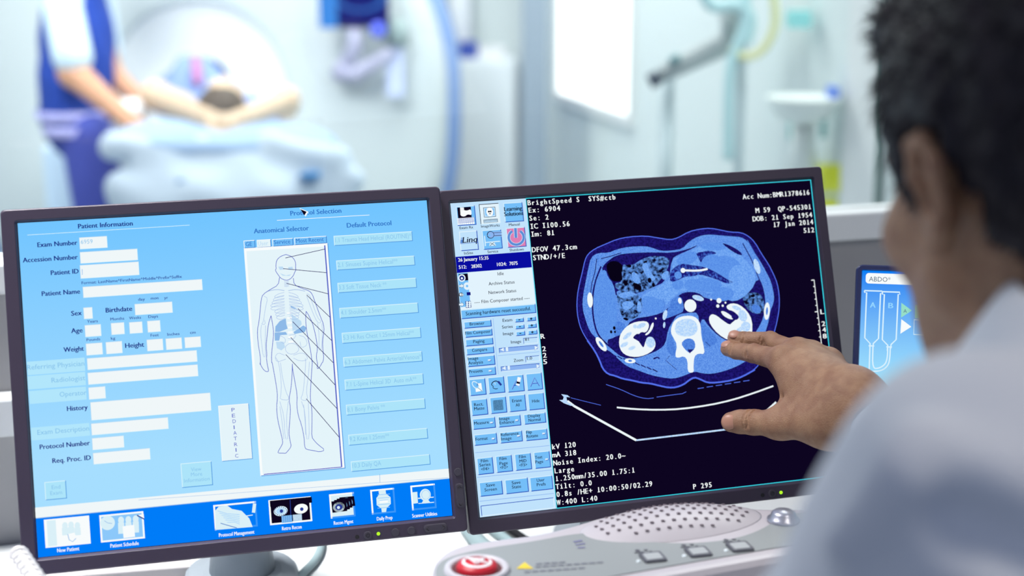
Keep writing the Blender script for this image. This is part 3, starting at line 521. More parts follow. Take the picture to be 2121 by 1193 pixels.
B((960,666,1018.8,675.5),(961.7,684.4,1020.7,694.3),(963.3,702.6,1022.3,712.5),(964.9,721,1024.2,730.5),(967,739.3,1026.3,754.9),(968.7,763.5,1028,775.6),(1066.3,658.4,1085.9,666),(1090.7,656,1110.8,663.7),(1066.8,672.8,1087.2,680),(1092,670.4,1112.4,678),(1068.2,686.2,1088.5,694),(1093.1,683.8,1113.8,691.6))
T([('Browser',973.2,674,1004),('Film Composer',963.8,693,1017),('Paging',980.5,710.4,1004),('Compare',977.8,728.6,1009.4),('Image',969.2,746,991),('Analysis',969.7,755,1000.6),('Presets',971.6,772.9,999.8),('Exam',1041.6,666.4,1061.5),('Series',1040.3,680.3,1062.5),('Image',1042.4,694.3,1063.9),('Image',1058.8,711.2,1080),('81',1087.7,705.8,1095.8),('Zoom',1064.4,749.5,1084),('1.0',1091.8,745,1102.5)], .0030, TXT, .01)
for k in range(3):
    u.line([(1074+1*k,662.2+14*k),(1078+1*k,661.9+14*k)], .0008, TXT, 6); cx, cy = 1100.5 + 1.2*k, 659.6 + 13.9*k
    u.line([(cx-2.6,cy+.3),(cx+2.6,cy-.3)], .0008, TXT, 6); u.line([(cx-.2,cy-2.6),(cx+.2,cy+2.6)], .0008, TXT, 6)
for a, b in (((1083.7,700),(1115,709.8)),((1087.7,738),(1118.6,747.4))): u.button(a, b, TOOL, TS, STA, .0005, 2)
for a, b in (((1033.3,720.6),(1115.9,723.8)),((1037,759),(1119.7,762))):
    u.button(a, b, SL, TS, STA, .0005, 2); (ax, ay), (bx, by) = a, b
    u.poly([(ax+2,ay+3.5),(ax+10,ay-1.5),(ax+11,ay+7.5)], STA, 5); u.poly([(bx-9,by-8.5),(bx-1,by-5),(bx-8,by+1)], STA, 5); u.line([(ax+16.5,ay-1.5),(ax+17.2,ay+6.5)], .0022, STA, 5)
    u.line([(ax+2,ay+3.5),(ax+10,ay-1.5),(ax+11,ay+7.5)], .0003, TS, 6, closed=True); u.line([(bx-9,by-8.5),(bx-1,by-5),(bx-8,by+1)], .0003, TS, 6, closed=True)
B((970.3,785.5,1007.8,817),(1009.4,781.5,1046.7,812.6),(1048.9,777.7,1087,809.6),(1088.5,773.7,1125.3,805.9),(973.8,827.9,1011.3,858.2),(1013.4,823,1050.7,854),(1052.3,819,1090.7,850),(1092,815.2,1129.3,846.6),(977.2,867.3,1026.9,885.5),(1030.6,862.7,1079.7,880.7),(1083.7,857.9,1131.7,874.8),(980.5,900.3,1030.3,918.5),(1034,895.7,1083,913.7),(1086.7,891.4,1135,908.8),(986,949,1022.8,980.6),(1025,944.7,1062.4,976),(1064.6,940.5,1102,971.7),(1104.4,936.4,1141.2,967.6),(990.9,999.5,1041.7,1024),(1044.4,994,1095.3,1018.6),(1096,989,1146,1013))
T([('Rect.',981.8,841.3,1001),('Matte',981.8,849.8,1003.3),('Erase',1061,833.2,1081),('All',1068.2,842,1076.2),('Hide',1102.5,833.8,1117.8),('Measure',981.8,880,1012.6),('Image',1034,870.8,1055.6),('Enhance',1035,878.8,1065.2),('Display',1093.6,864.9,1119.4),('Normal',1095,873.4,1120),('Format',984.8,913,1010.2),('Reference',1037.3,903.8,1074.3),('Image',1038,912.3,1059.6),('Flip',1090,898.4,1101.7),('Rotate',1090.4,907,1114.6),('Film',995.8,958.2,1010.5),('Series',992.6,966.8,1015.5),('<F4>',996.3,975.4,1013),('Film',1034.6,953.5,1048.9),('Page',1034.4,963.4,1051.6),('<F2>',1035.6,971.8,1051.8),('Film',1074.9,949.6,1089),('MID',1075.9,958.5,1090.4),('<F3>',1075.6,967,1091.6),('Text',1108,950.8,1123.5),('Page',1108.8,960.2,1125),('Save',1006,1008.8,1024.8),('Screen',1003.2,1018.4,1028.7),('Save',1059.7,1003.7,1078),('State',1060,1012.3,1079.3),('User',1111.7,998.3,1128),('Prefs',1111.7,1007.3,1130.2)], .0030, TXT, .012)
for x, y in ((1014,746),(1015.5,768),(1018,875.5),(1070.5,870.5),(1021.5,908.8),(1074,903),(1126.5,898),(1132.5,951.5)): u.button((x-3.6,y-1.8),(x+3.4,y+1.6), STA, STA, TS, .0005, 5)
u.poly([z6(310,650), z6(360,645), z6(368,705), z6(318,715)], WHT, 5); u.disc(z6(315,660), .0044, TL, 6, .0028, -.9); u.disc(z6(315,660), .0034, TB, 7, .0019, -.9); u.line([z6(335,680), z6(370,708)], .001, TL, 8); u.line([z6(334,682), z6(369,710)], .0003, TXT, 9); u.text('A', *z6(325,668), z6(338,666)[0], .0028, NAVY, 0, 8)
u.line([z6(440,660), z6(445,640), z6(470,628), z6(490,634), z6(515,655)], .0008, TXT, 5, smooth=1); u.line([z6(490,632), z6(515,662)], .0020, NAV2, 6); u.line([z6(440,660), z6(455,672), z6(448,682), z6(470,692), z6(488,688)], .0006, TXT, 5, smooth=1); u.line([z6(455,640), z6(470,650), z6(465,660)], .0005, TL, 5)
u.line([z6(596,694), z6(632,622)], .0010, SL, 5); u.line([z6(600,694), z6(634,624)], .0005, TS, 6); u.line([z6(610,664), z6(640,660)], .0009, TS, 5); u.line([z6(640,660), z6(662,688)], .0010, SL, 5); u.line([z6(655,600), z6(648,636)], .0034, WHT, 7); u.line([z6(648,634), z6(645,650)], .0034, BLK, 7); u.line([z6(645,650), z6(642,664)], .0034, WHT, 7)
for dx, m, l in ((0, SL, 5), (1.5, TS, 6)): u.line([z6(742+dx,672+dx), z6(772+dx,602+dx), z6(808+dx,666+dx)], .0012 if m is SL else .0006, m, l); u.line([z6(756+dx,648+dx), z6(798+dx,644+dx)], .0012 if m is SL else .0006, m, l)
for k in range(8): u.line([z6(453+10*k,782-.8*k), z6(459+10*k,857-.8*k)], .0004, TXT, 5); u.line([z6(453+.8*k,782+10.4*k), z6(524+.8*k,776+10.4*k)], .0004, TXT, 5)
for a, b in (((983.5,937.6),(1138.3,922.6)),((987.2,989),(1142.7,973.2)),((992,1038.8),(1146.9,1022))): u.line([a, b], .0005, SL, 2)
u.button((994.6,1048),(1148.6,1052.3), TOOL, TS, STA, .0006, 2)
u.build('tool_panel', sR)
# scan text, border and ruler
u.line([(1089.9,411),(1679,373.2)], .0008, CYA, 2); u.line([(1678.6,373.2),(1747,983)], .0010, CYA, 2); u.line([(1152.8,1053),(1747,982.6)], .0008, CYA, 2); u.line([(1089.9,411),(1153,1053.5)], .0006, CYA, 6)
for t, x0, y0, x1 in (('BrightSpeed S  SYS#ctb',1093.6,425.3,1277.6),('Ex: 6904',1095.2,440.6,1162),('Se: 2',1096.9,457.2,1138),('IC I100.56',1099,474,1182),('Im: 81',1100.6,490.2,1150),('DFOV 47.3cm',1103,522.4,1196),('STND/+/E',1104.4,539,1172.2),('Acc Num:BMR1378616',1539.2,413,1678),('M 59  QP-545301',1565.8,441.3,1681.3),('DOB: 21 Sep 1954',1559.8,458.6,1683.3),('17 Jan 2014',1601.6,470.6,1685.3),('512',1664,482.5,1687),('kV 120',1143.2,930.7,1193.8),('mA 318',1144.4,947.4,1194.8),('Noise Index: 20.0~',1146.4,964.4,1297.4),('Large',1148,980.6,1190.3),('1.250mm/35.00 1.75:1',1150,997,1317.6),('Tilt: 0.0',1151,1013.5,1227.2),('0.8s /HE+ 10:00:50/02.29',1152.3,1029.7,1354.4),('W:400 L:40',1153.5,1046.6,1239),('P 295',1436,1013,1476)):
    u.text(t, x0, y0, x1, .0050, MW, .045, 6, mono=True)
for t, x0, y0, x1 in (('R',1120.5,701.3,1129),('2',1124,727.3,1131),('2',1125.3,740.7,1132.5),('5',1126,754,1133.5),('L',1699.7,650,1707.3),('2',1702.5,674.7,1709.5),('4',1704,687.3,1711),('8',1704.8,700.4,1712.5)): u.text(t, x0, y0, x1, .0048, MW, .03, 6)
u.line([(1686,579.4),(1720,870)], .0008, MW, 6)
for k in range(21): y = 579.4 + 13.05*k*1.0; x = 1686 + (y-579.4)*.117; u.line([(x - (6 if k % 5 == 0 else 3.2), y+.7),(x, y)], .0009, MW, 6)
u.build('scan_annotations', sR)
# the scan itself
zs = lambda L: [(1150 + x/3.14, 440 + y/3.14) for x, y in L]
RIM = emi('scan_rim', (84, 112, 236)); FAT = emi('scan_fat', (18, 12, 84), (32, 24, 118), 500); MUS = emi('scan_muscle', (76, 128, 222), (112, 164, 242), 1100); LIV = emi('scan_liver', (104, 160, 240), (78, 132, 226), 1300); BOW = emi('scan_bowel', (92, 148, 234), (126, 178, 248), 900); FEC = emi('scan_mottled', (8, 4, 36), (100, 154, 236), 300, lo=.36, hi=.66); MES = emi('scan_mesentery', (26, 22, 118), (70, 112, 214), 420, lo=.45, hi=.7); GAS = emi('scan_gas', (8, 3, 22)); HOT = emi('scan_bright', (238, 247, 251)); HOT2 = emi('scan_bright_soft', (206, 230, 252), (170, 208, 252), 700); PSO = emi('scan_psoas', (90, 144, 230), (66, 116, 212), 900)
skin = [(590,152),(670,165),(750,178),(800,165),(870,125),(940,108),(1010,102),(1080,115),(1140,128),(1210,130),(1260,155),(1300,195),(1340,265),(1390,340),(1420,400),(1445,460),(1458,540),(1458,620),(1445,700),(1425,780),(1395,860),(1350,950),(1300,1020),(1220,1065),(1150,1090),(1050,1105),(990,1105),(940,1080),(905,1070),(870,1090),(840,1115),(790,1135),(740,1138),(680,1125),(620,1110),(560,1105),(500,1090),(440,1080),(390,1060),(345,1050),(310,1015),(290,960),(260,900),(210,830),(170,760),(150,690),(142,620),(145,540),(160,460),(178,390),(195,310),(215,270),(260,235),(330,205),(400,175),(480,158)]
u.poly(zs(skin), FAT, 1, smooth=1); u.line(zs(skin), .0009, RIM, 2, closed=True, smooth=1); u.line(zs(skin[22:44]), .0016, RIM, 2, smooth=1)
mus = [(590,218),(640,232),(690,250),(760,248),(830,235),(870,190),(930,155),(1000,142),(1080,150),(1150,155),(1210,160),(1250,185),(1280,235),(1330,310),(1370,380),(1405,450),(1425,540),(1420,590),(1398,640),(1390,700),(1370,770),(1345,850),(1310,910),(1250,960),(1180,1000),(1100,1030),(1020,1048),(960,1045),(905,1030),(840,1060),(770,1080),(700,1072),(620,1055),(540,1025),(470,1000),(420,960),(370,910),(320,880),(270,820),(225,770),(200,700),(178,620),(182,540),(200,450),(215,370),(235,290),(280,262),(350,262),(400,240),(480,222)]
u.poly(zs(mus), MUS, 3, smooth=1)
u.poly(zs([(300,370),(330,325),(400,275),(500,262),(640,258),(760,262),(860,240),(935,208),(900,232),(800,275),(760,300),(740,440),(560,520),(400,560),(380,460),(340,420)]), FAT, 4, smooth=1)
u.poly(zs([(330,830),(390,810),(450,770),(500,690),(640,670),(720,640),(790,550),(840,515),(930,518),(980,560),(1100,570),(1200,560),(1270,500),(1320,425),(1350,470),(1368,560),(1365,640),(1340,720),(1290,800),(1130,840),(1060,800),(1000,740),(960,680),(940,740),(930,650),(880,650),(800,660),(770,700),(735,760),(720,850),(680,890),(600,925),(520,950),(440,945),(370,890)]), FAT, 4, smooth=1)
liv = [(330,370),(345,420),(375,455),(385,520),(405,620),(400,720),(390,800),(330,830),(285,790),(258,700),(250,600),(255,500),(275,420),(300,380)]
u.line(zs([(300,350),(268,430),(246,520),(243,620),(252,710),(278,795),(330,850),(400,905)]), .0016, FAT, 5, smooth=2); u.poly(zs(liv), LIV, 6, smooth=1); u.poly(zs([(400,700),(470,730),(440,790),(380,810),(385,740)]), PSO, 6, smooth=1)
u.line(zs([(240,300),(232,380),(215,470),(205,540)]), .0009, PSO, 5); u.line(zs([(272,300),(262,380),(240,460),(232,520)]), .0008, FAT, 5); u.line(zs([(300,300),(360,285),(430,262)]), .0008, FAT, 5)
u.poly(zs([(430,335),(500,345),(570,300),(640,280),(740,290),(745,340),(700,420),(650,480),(560,520),(480,520),(400,500),(385,460),(440,450)]), FEC, 6, smooth=1)
u.poly(zs([(400,500),(470,520),(560,530),(570,640),(520,690),(450,700),(420,640),(405,560)]), FEC, 6, smooth=1)
for L in ([(500,380),(540,400),(560,450),(530,470),(500,430)], [(560,340),(600,320),(620,390),(660,430),(630,450),(590,410)], [(410,530),(470,510),(540,530),(480,550),(430,560)], [(430,590),(470,570),(520,590),(500,620),(450,640)], [(690,400),(740,370),(740,430),(700,440)], [(540,560),(565,600),(560,650),(530,640)]): u.poly(zs(L), BOW, 7, smooth=1)
u.poly(zs([(330,340),(370,312),(415,320),(445,350),(430,400),(445,445),(370,450),(345,400)]), GAS, 8, smooth=2)
for L in ([(480,335),(500,345),(490,360),(465,350)], [(570,320),(600,310),(600,325),(580,328)], [(500,450),(560,470),(565,510),(520,500)], [(620,290),(700,285),(735,310),(720,350),(640,370),(615,330)], [(450,680),(480,690),(470,705),(440,690)]): u.poly(zs(L), FEC if len(L) == 6 else GAS, 8, smooth=1)
for x, y, r in ((615,440,.002),(365,775,.0012),(385,750,.0014),(390,775,.001),(460,460,.002),(640,470,.0016)): u.disc(zs([(x,y)])[0], r, GAS, 9, r*1.3, n=10)
u.poly(zs([(760,300),(850,270),(960,205),(1080,200),(1180,250),(1260,330),(1305,400),(1300,470),(1240,540),(1170,580),(1100,560),(1000,520),(880,500),(800,520),(730,590),(690,640),(640,668),(585,640),(560,560),(580,530),(640,500),(740,440),(765,380)]), BOW, 7, smooth=1)
u.poly(zs([(1080,195),(1140,215),(1200,250),(1222,280),(1180,270),(1120,230)]), FAT, 8, smooth=1); u.poly(zs([(915,262),(960,255),(1010,245),(1060,268),(990,275),(960,300),(950,330),(930,290)]), MES, 8, smooth=1)
u.poly(zs([(745,400),(765,365),(820,330),(880,340),(980,355),(1060,395),(1120,435),(1165,455),(1120,465),(1040,430),(940,400),(900,415),(850,415),(800,440),(750,455)]), MES, 8, smooth=1)
u.poly(zs([(560,535),(690,560),(720,590),(690,650),(640,668),(580,640)]), LIV, 8, smooth=1); u.line(zs([(700,560),(715,600),(695,650)]), .0006, PSO, 9)
for x, y, rx, ry, a, m in ((1010,330,.012,.009,.2,LIV),(1120,360,.016,.012,-.4,LIV),(1200,430,.012,.014,0,BOW),(860,300,.012,.006,.3,LIV),(890,470,.008,.006,0,LIV),(985,470,.016,.007,-.1,LIV),(1090,530,.012,.007,0,LIV),(800,470,.006,.005,0,LIV),(1030,220,.014,.004,-.1,LIV)): u.disc(zs([(x,y)])[0], rx, m, 8 if m is BOW else 7.5, ry, a)
u.disc(zs([(800,407)])[0], .0038, LIV, 10); u.disc(zs([(832,376)])[0], .0025, HOT, 11); u.line(zs([(840,376),(900,378),(950,376),(992,366)]), .0020, HOT, 11, smooth=1)
u.poly(zs([(760,560),(800,540),(830,560),(840,640),(800,660),(720,690),(690,690),(740,620)]), PSO, 5, smooth=1)
u.disc(zs([(880,605)])[0], .0063, HOT, 9, n=36); u.disc(zs([(812,573)])[0], .0019, HOT, 9, .0030, .1); u.disc(zs([(930,555)])[0], .0062, HOT2, 9, .0026, -.35); u.disc(zs([(715,665)])[0], .0022, HOT2, 9, .0052, -.35); u.disc(zs([(710,730)])[0], .0012, HOT2, 9, .003, -.2)
for x, y, r in ((1015,565,.0010),(1066,572,.0026),(1058,607,.0017),(1090,605,.0012),(1108,585,.001),(655,688,.001)): u.disc(zs([(x,y)])[0], r, HOT, 9)
u.poly(zs([(725,860),(735,800),(760,740),(770,850),(790,900),(770,940),(730,900)]), PSO, 5, smooth=1); u.poly(zs([(940,700),(990,740),(1040,800),(1060,840),(1000,880),(965,850),(955,780)]), PSO, 5, smooth=1)
u.poly(zs([(1215,540),(1260,520),(1330,520),(1362,580),(1358,650),(1300,660),(1240,620)]), FEC, 6, smooth=1); u.disc(zs([(1285,541)])[0], .0024, GAS, 8, .0014); u.poly(zs([(1270,600),(1330,600),(1345,650),(1290,655)]), PSO, 7, smooth=1)
ver = [(757,740),(775,700),(820,674),(880,668),(925,685),(948,730),(950,800),(965,860),(974,920),(930,915),(905,935),(900,1000),(903,1035),(880,1042),(862,1030),(862,960),(840,932),(795,945),(780,930),(795,860),(768,810),(752,780)]
u.poly(zs(ver), HOT, 10, smooth=1); u.poly(zs([(775,745),(800,700),(870,685),(918,710),(932,760),(900,802),(830,806),(788,790)]), HOT2, 11, smooth=2); u.poly(zs([(818,850),(850,818),(890,818),(912,845),(910,885),(875,915),(845,890)]), PSO, 11, smooth=1); u.poly(zs([(860,890),(900,888),(876,915)]), FAT, 12)
for a in ([(745,930),(720,960),(790,1020)], [(980,840),(1010,870)]): u.line(zs(a), .0005, FAT, 6)
u.poly(zs([(415,860),(420,800),(445,760),(480,728),(530,708),(590,704),(612,722),(608,755),(590,780),(560,775),(545,790),(525,800),(540,830),(560,860),(575,880),(585,850),(590,820),(620,806),(648,825),(655,860),(640,895),(590,925),(530,940),(470,932),(432,905)]), HOT, 9, smooth=1)
u.poly(zs([(585,790),(610,770),(628,720),(642,712),(640,745),(615,785),(590,800)]), HOT, 9, smooth=1); u.poly(zs([(515,800),(535,785),(560,795),(590,800),(600,815),(585,845),(560,850),(535,830),(505,815)]), FAT, 10, smooth=1)
for x, y, rx, ry, a in ((620,842,.0048,.0055,.2),(560,735,.005,.0022,.3),(470,800,.0055,.002,.6),(450,858,.0045,.002,.4),(520,740,.002,.002,0),(500,880,.004,.0018,.3)): u.disc(zs([(x,y)])[0], rx, HOT2, 10, ry, a)
u.poly(zs([(1112,605),(1150,587),(1200,598),(1250,640),(1282,700),(1282,790),(1250,830),(1130,832),(1060,790),(1010,730),(998,685),(1018,657),(1050,668),(1090,700),(1135,730),(1150,715),(1175,695),(1190,668),(1160,640),(1122,630)]), HOT, 9, smooth=1)
u.poly(zs([(1075,640),(1100,640),(1140,665),(1165,690),(1140,695),(1095,672)]), HOT, 9, smooth=1); u.poly(zs([(1145,660),(1180,655),(1198,680),(1180,700),(1150,690)]), FAT, 10, smooth=1)
for x, y, rx, ry, a in ((1220,670,.0045,.006,.3),(1240,740,.005,.005,0),(1180,620,.005,.002,-.4),(1200,760,.006,.002,.5)): u.disc(zs([(x,y)])[0], rx, HOT2, 10, ry, a)
for x, y, rx, ry, a, inner in ((228,568,.0028,.0075,-.05,0),(300,855,.0034,.0082,.55,1),(488,963,.0056,.0024,-.15,1),(1377,640,.0032,.0088,-.18,1),(1312,350,.0030,.0078,.2,2)):
    u.disc(zs([(x,y)])[0], rx, HOT if inner < 2 else HOT2, 9, ry, a)
    if inner == 1: u.disc(zs([(x,y)])[0], rx*.35, PSO, 10, ry*.45, a)
u.line(zs([(1250,180),(1300,270),(1350,370),(1385,470)]), .0008, PSO, 5); u.line(zs([(1220,200),(1290,330),(1320,420),(1345,470),(1360,560)]), .0010, FAT, 7, smooth=1); u.line(zs([(1380,700),(1350,760),(1330,840)]), .0018, LIV, 6)
for k in range(9): x = 370 + 40*k; u.line(zs([(330+38*k, 905+14*k),(362+38*k, 922+14*k)]), .0010, FAT, 5)
u.line(zs([(640,950),(665,940),(680,948)]), .0014, FAT, 5)
zl = lambda L: [(1140 + x/4.242, 790 + y/4.242) for x, y in L]
u.line(zl([(150,170),(210,215),(755,515)]), .0022, HOT, 4); u.line(zl([(755,515),(1200,462),(1700,400)]), .0016, HOT2, 4); u.line(zl([(1800,345),(1985,178)]), .0020, HOT, 4)
u.line(zl([(585,226),(750,242),(950,248),(1150,240),(1400,205),(1600,160),(1800,95),(1960,36)]), .0016, HOT, 4, smooth=1); u.line(zl([(180,142),(300,172),(445,207)]), .0005, RIM, 4); u.line(zl([(490,24),(620,68),(740,125),(840,150),(910,143)]), .0006, RIM, 4, smooth=1); u.line(zl([(935,135),(1100,112),(1160,105),(1195,88)]), .0006, RIM, 4)
for k in range(6): u.line(zl([(1295+80*k,60-13*k),(1350+80*k,52-13*k)]), .0007, RIM, 4)
u.poly(zl([(95,110),(150,118),(175,138),(140,135),(150,175),(215,212),(180,212),(120,190),(78,162),(110,160),(118,135)]), HOT2, 4)
u.build('scan_image', sR)
# ---------------------------------------------------------------- injector display to the right
c0 = at(1786, 560, d=1.50)
MI = Matrix.Translation(c0) @ Matrix.Rotation(-.16, 4, 'Z') @ Matrix.Rotation(-.24, 4, 'X'); IW, IH = .235, .176
MI = MI @ Matrix.Translation((IW/2, 0, -IH/2))
HI = homog([project(MI @ Vector((x, 0, z))) for x, z in corners(IW, IH)], corners(IW, IH))
ir = empty('injector_monitor', Matrix.Translation((MI.translation.x, MI.translation.y + .06, DESK)), 'small tilted injector monitor with bright blue syringe diagram behind the man in white', 'monitor')
e = .0055
obj('bezel', MB(MI).loops([rrect(-IW/2-e, IW/2+e, -IH/2-e, IH/2+e, .006, .012), rrect(-IW/2-e, IW/2+e, -IH/2-e, IH/2+e, .006, -.003), rrect(-IW/2-e+.001, IW/2+e-.001, -IH/2-e+.001, IH/2+e-.001, .005, -.004), rrect(-IW/2-.001, IW/2+.001, -IH/2-.001, IH/2+.001, .002, -.004), rrect(-IW/2, IW/2, -IH/2, IH/2, .001, 0)]), mat('navy_bezel_plastic', (40, 48, 92), .35, .5), ir)
obj('back_cover', MB(MI).loops([rrect(-IW/2-e, IW/2+e, -IH/2-e, IH/2+e, .006, .0118), rrect(-IW/2+.01, IW/2-.01, -IH/2+.01, IH/2-.01, .02, .04)], False, True), m_gp, ir)
pb = MI @ Vector((0, .036, -.04)); pf = Vector((pb.x, pb.y + .02, DESK + .01))
obj('stand_neck', MB().tube([pb, (pf.x, pf.y, pb.z - .03), pf], .02, 16), m_gp, ir, smooth=True)
obj('stand_base', MB().lathe([(.001, .0), (.08, .0), (.08, .008), (.07, .014), (.001, .014)], 32, (pf.x, pf.y, DESK)), m_gp, ir)
sI = screen_base(MI, IW - .004, IH - .004, None, ir)
obj('display_panel', MB(MI).add([(-IW/2,-.00006,-IH/2),(IW/2,-.00006,-IH/2),(IW/2,-.00006,IH/2),(-IW/2,-.00006,IH/2)], [(0,1,2,3)]), emi('injector_blue', (172, 238, 255), grad=(.30, 1.0, (0, 126, 244))), sI, label='lit blue screen')
u = UI(MI, HI); zi = lambda x, y: (1550 + x/2.538, 330 + y/2.538)
ILN = emi('injector_line', (214, 240, 255)); IGR = emi('injector_green', (150, 222, 200)); IAQ = emi('injector_letter', (150, 214, 255)); ITX = emi('injector_grey_text', (84, 110, 130))
a0, a1 = u.uv(*zi(618, 597)), u.uv(*zi(905, 662)); q = [(p[0], p[2]) for p in rrect(a0[0], a1[0], a1[1], a0[1], .003, 0)]; u.put(q, [tuple(range(len(q)))], WHT, 2)
u.text('ABDO*', *zi(634, 641), zi(747, 0)[0], .0046, ITX, .0, 4)
for dx in (0, 93):
    z = lambda x, y: zi(x + dx, y + dx*.06)
    u.line([z(610,690), z(612,700), z(622,700), z(612,938), z(640,968), z(634,1140)] if dx == 0 else [z(612,692), z(612,704), z(622,704), z(611,942), z(640,972), z(637,1000)], .0013, ILN, 3)
    u.line([z(610,690), z(703,693), z(703,704), z(695,704), z(684,942), z(657,968), z(655,990)], .0013, ILN, 3); u.line([z(632,980), z(662,981)], .0013, ILN, 3)
u.line([zi(655,985), zi(652,1100), zi(690,1098), zi(722,1075), zi(731,1040), zi(733,990)], .0013, ILN, 3, smooth=2)
u.line([zi(650,1115), zi(700,1112), zi(735,1085), zi(744,1045), zi(746,990)], .0013, ILN, 3, smooth=2); u.line([zi(651,1112), zi(650,1140)], .0013, ILN, 3)
u.text('A', *zi(640,779), zi(668,0)[0], .0052, IAQ, .03, 4); u.text('B', *zi(736,782), zi(761,0)[0], .0052, IAQ, .03, 4)
u.poly([zi(804,754), zi(860,795), zi(803,832)], IGR, 3); u.text('A', *zi(815,806), zi(833,0)[0], .0034, ITX, 0, 4); u.poly([zi(804,840), zi(857,880), zi(799,917)], WHT, 3)
u.poly([zi(877,765), zi(1000,772), zi(1000,842), zi(876,835)], IGR, 3); u.line([zi(872,843), zi(1000,850), zi(1000,928), zi(869,920)], .0010, ILN, 3, closed=True); u.text('ml', *zi(878,749), zi(905,0)[0], .003, ITX, 0, 4)
u.build('syringe_diagram', sI)
# ---------------------------------------------------------------- operator console in the foreground
m_pan = mat('warm_white_plastic', (178, 173, 178), .42, .5); m_pl = mat('grey_key_plate', (136, 141, 142), .5, .4)
def onz(L, z): return [at(x, y, z=z) for x, y in L]
def smoothpts(P, n):
    P = [Vector(p) for p in P]
    for _ in range(n): P = [q for i in range(len(P)) for q in (P[i]*.75 + P[(i+1) % len(P)]*.25, P[i]*.25 + P[(i+1) % len(P)]*.75)]
    return P
ZP = 1.0
po = smoothpts(onz([(895,1215),(890,1175),(905,1145),(950,1124),(1030,1112),(1110,1103),(1180,1086),(1250,1064),(1330,1052),(1420,1047),(1520,1048),(1640,1051),(1800,1046),(1990,1035),(2010,1075),(1860,1110),(1640,1150),(1390,1195),(1120,1245),(950,1255)], ZP), 2)
cen = sum(po, Vector())/len(po)
def inset(P, d, z):
    out = []
    for i, p in enumerate(P):
        t = (P[(i+1) % len(P)] - P[i-1]); n = Vector((t.y, -t.x, 0)).normalized()
        if (cen - p).dot(n) < 0: n = -n
        out.append(Vector((p.x + n.x*d, p.y + n.y*d, z)))
    return out
pr = empty('operator_console', Matrix.Translation((cen.x, cen.y, DESK)), 'pale grey scanner control console with speaker holes and a red emergency button', 'control panel')
obj('housing', MB().loops([inset(po, .012, DESK), inset(po, .004, DESK + .03), inset(po, .001, ZP - .02), inset(po, .0, ZP - .012), inset(po, .0015, ZP - .005), inset(po, .005, ZP - .001), inset(po, .010, ZP)], True, True), m_pan, pr, smooth=False)
pp = smoothpts(onz([(903,1200),(902,1176),(925,1156),(1000,1138),(1100,1124),(1190,1107),(1230,1106),(1330,1124),(1430,1128),(1520,1119),(1580,1098),(1612,1074),(1650,1062),(1800,1057),(1960,1050),(1965,1068),(1860,1092),(1640,1130),(1390,1173),(1120,1222),(950,1235)], ZP), 2)
obj('key_plate', MB().loops([[p + Vector((0,0,.0002)) for p in pp], [p + Vector((0,0,.0008)) for p in pp]], False, True), m_pl, pr)
sp0 = at(1392, 1085, z=ZP); sa = (at(1582, 1068, z=ZP) - at(1205, 1105, z=ZP))/2; sb = (at(1385, 1049, z=ZP) - at(1400, 1121, z=ZP))/2
dome = lambda r: .013*(1 - r*r)
obj('speaker_grille', MB().lathe([(1.0, -.002), (1.0, .0)] + [(r, dome(r)) for r in (.97,.9,.8,.65,.5,.3,.1,.001)], 48, sp0, sa, sb, (0,0,1)), m_pan, pr, smooth=True, label='domed speaker grille dotted with dark holes')
hb = MB()
for i in range(-7, 8):
    for j in range(-3, 4):
        x = (i + .5*(j % 2))*.118; y = j*.215
        if x*x/.86**2 + y*y/.8**2 < 1:
            p = sp0 + sa*x + sb*y; r = math.hypot(x, y); hb.lathe([(.0019, dome(r) + .0006), (.00001, dome(r) + .0008)], 10, p)
obj('speaker_holes', hb, mat('hole_dark', (88, 76, 84), .8), pr)
# emergency button
ec = at(988, 1183, z=ZP); X, Y = Vector((1,0,0)), Vector((0,1,0))
obj('button_surround', MB().lathe([(.027, .0006), (.026, .004), (.023, .005), (.0205, .003), (.020, .0008)], 40, ec), mat('pale_ring_plastic', (186, 184, 190), .4), pr, smooth=True)
obj('button_well', MB().lathe([(.0205, .0022), (.00001, .0022)], 32, ec), mat('dark_red_well', (84, 24, 32), .6), pr)
eb = obj('emergency_button', MB().lathe([(.0165, .002), (.0168, .004), (.0155, .0065), (.011, .0082), (.005, .0088), (.00001, .009)], 40, ec), mat('emergency_red', (186, 16, 38), .45, .4), pr, smooth=True, label='red emergency stop button with a white symbol')
sy = MB().lathe([(.0122, .0080), (.0098, .0089)], 40, ec)
for a in range(3):
    a0_, a1_ = 2.09*a + .52, 2.09*(a+1) + .52
    sy.tube([ec + Vector((.0066*math.cos(a0_), .0066*math.sin(a0_), .0092)), ec + Vector((.0066*math.cos(a1_), .0066*math.sin(a1_), .0092))], .0011, 6)
sy.tube([ec + Vector((-.0085, .005, .0092)), ec + Vector((.0085, -.005, .0092))], .0011, 6)
obj('stop_symbol', sy, mat('symbol_white', (226, 222, 224), .5), eb)
m_pi = mat('printed_grey', (96, 98, 112), .6); m_key = mat('key_dark_frame', (74, 74, 84), .5); m_kf = mat('key_face', (158, 162, 164), .5); m_wl = mat('white_lens', (226, 236, 240), .3)
def plate_strip(mb, a, b, w, z=.0012):
    p, q = at(*a, z=ZP), at(*b, z=ZP); t = (q - p).normalized(); n = Vector((-t.y, t.x, 0))*w; k = Vector((0,0,z)); mb.add([p - n + k, q - n + k, q + n + k, p + n + k], [(0,1,2,3)])
mk = MB()
for a, b, w in (((1188,1125),(1206,1122),.0016),((1192,1131),(1212,1128),.0012),((1196,1137),(1212,1136),.0012)): plate_strip(mk, a, b, w)
obj('printed_mark', mk, mat('printed_violet', (106, 106, 140), .6), pr)
mk = MB()
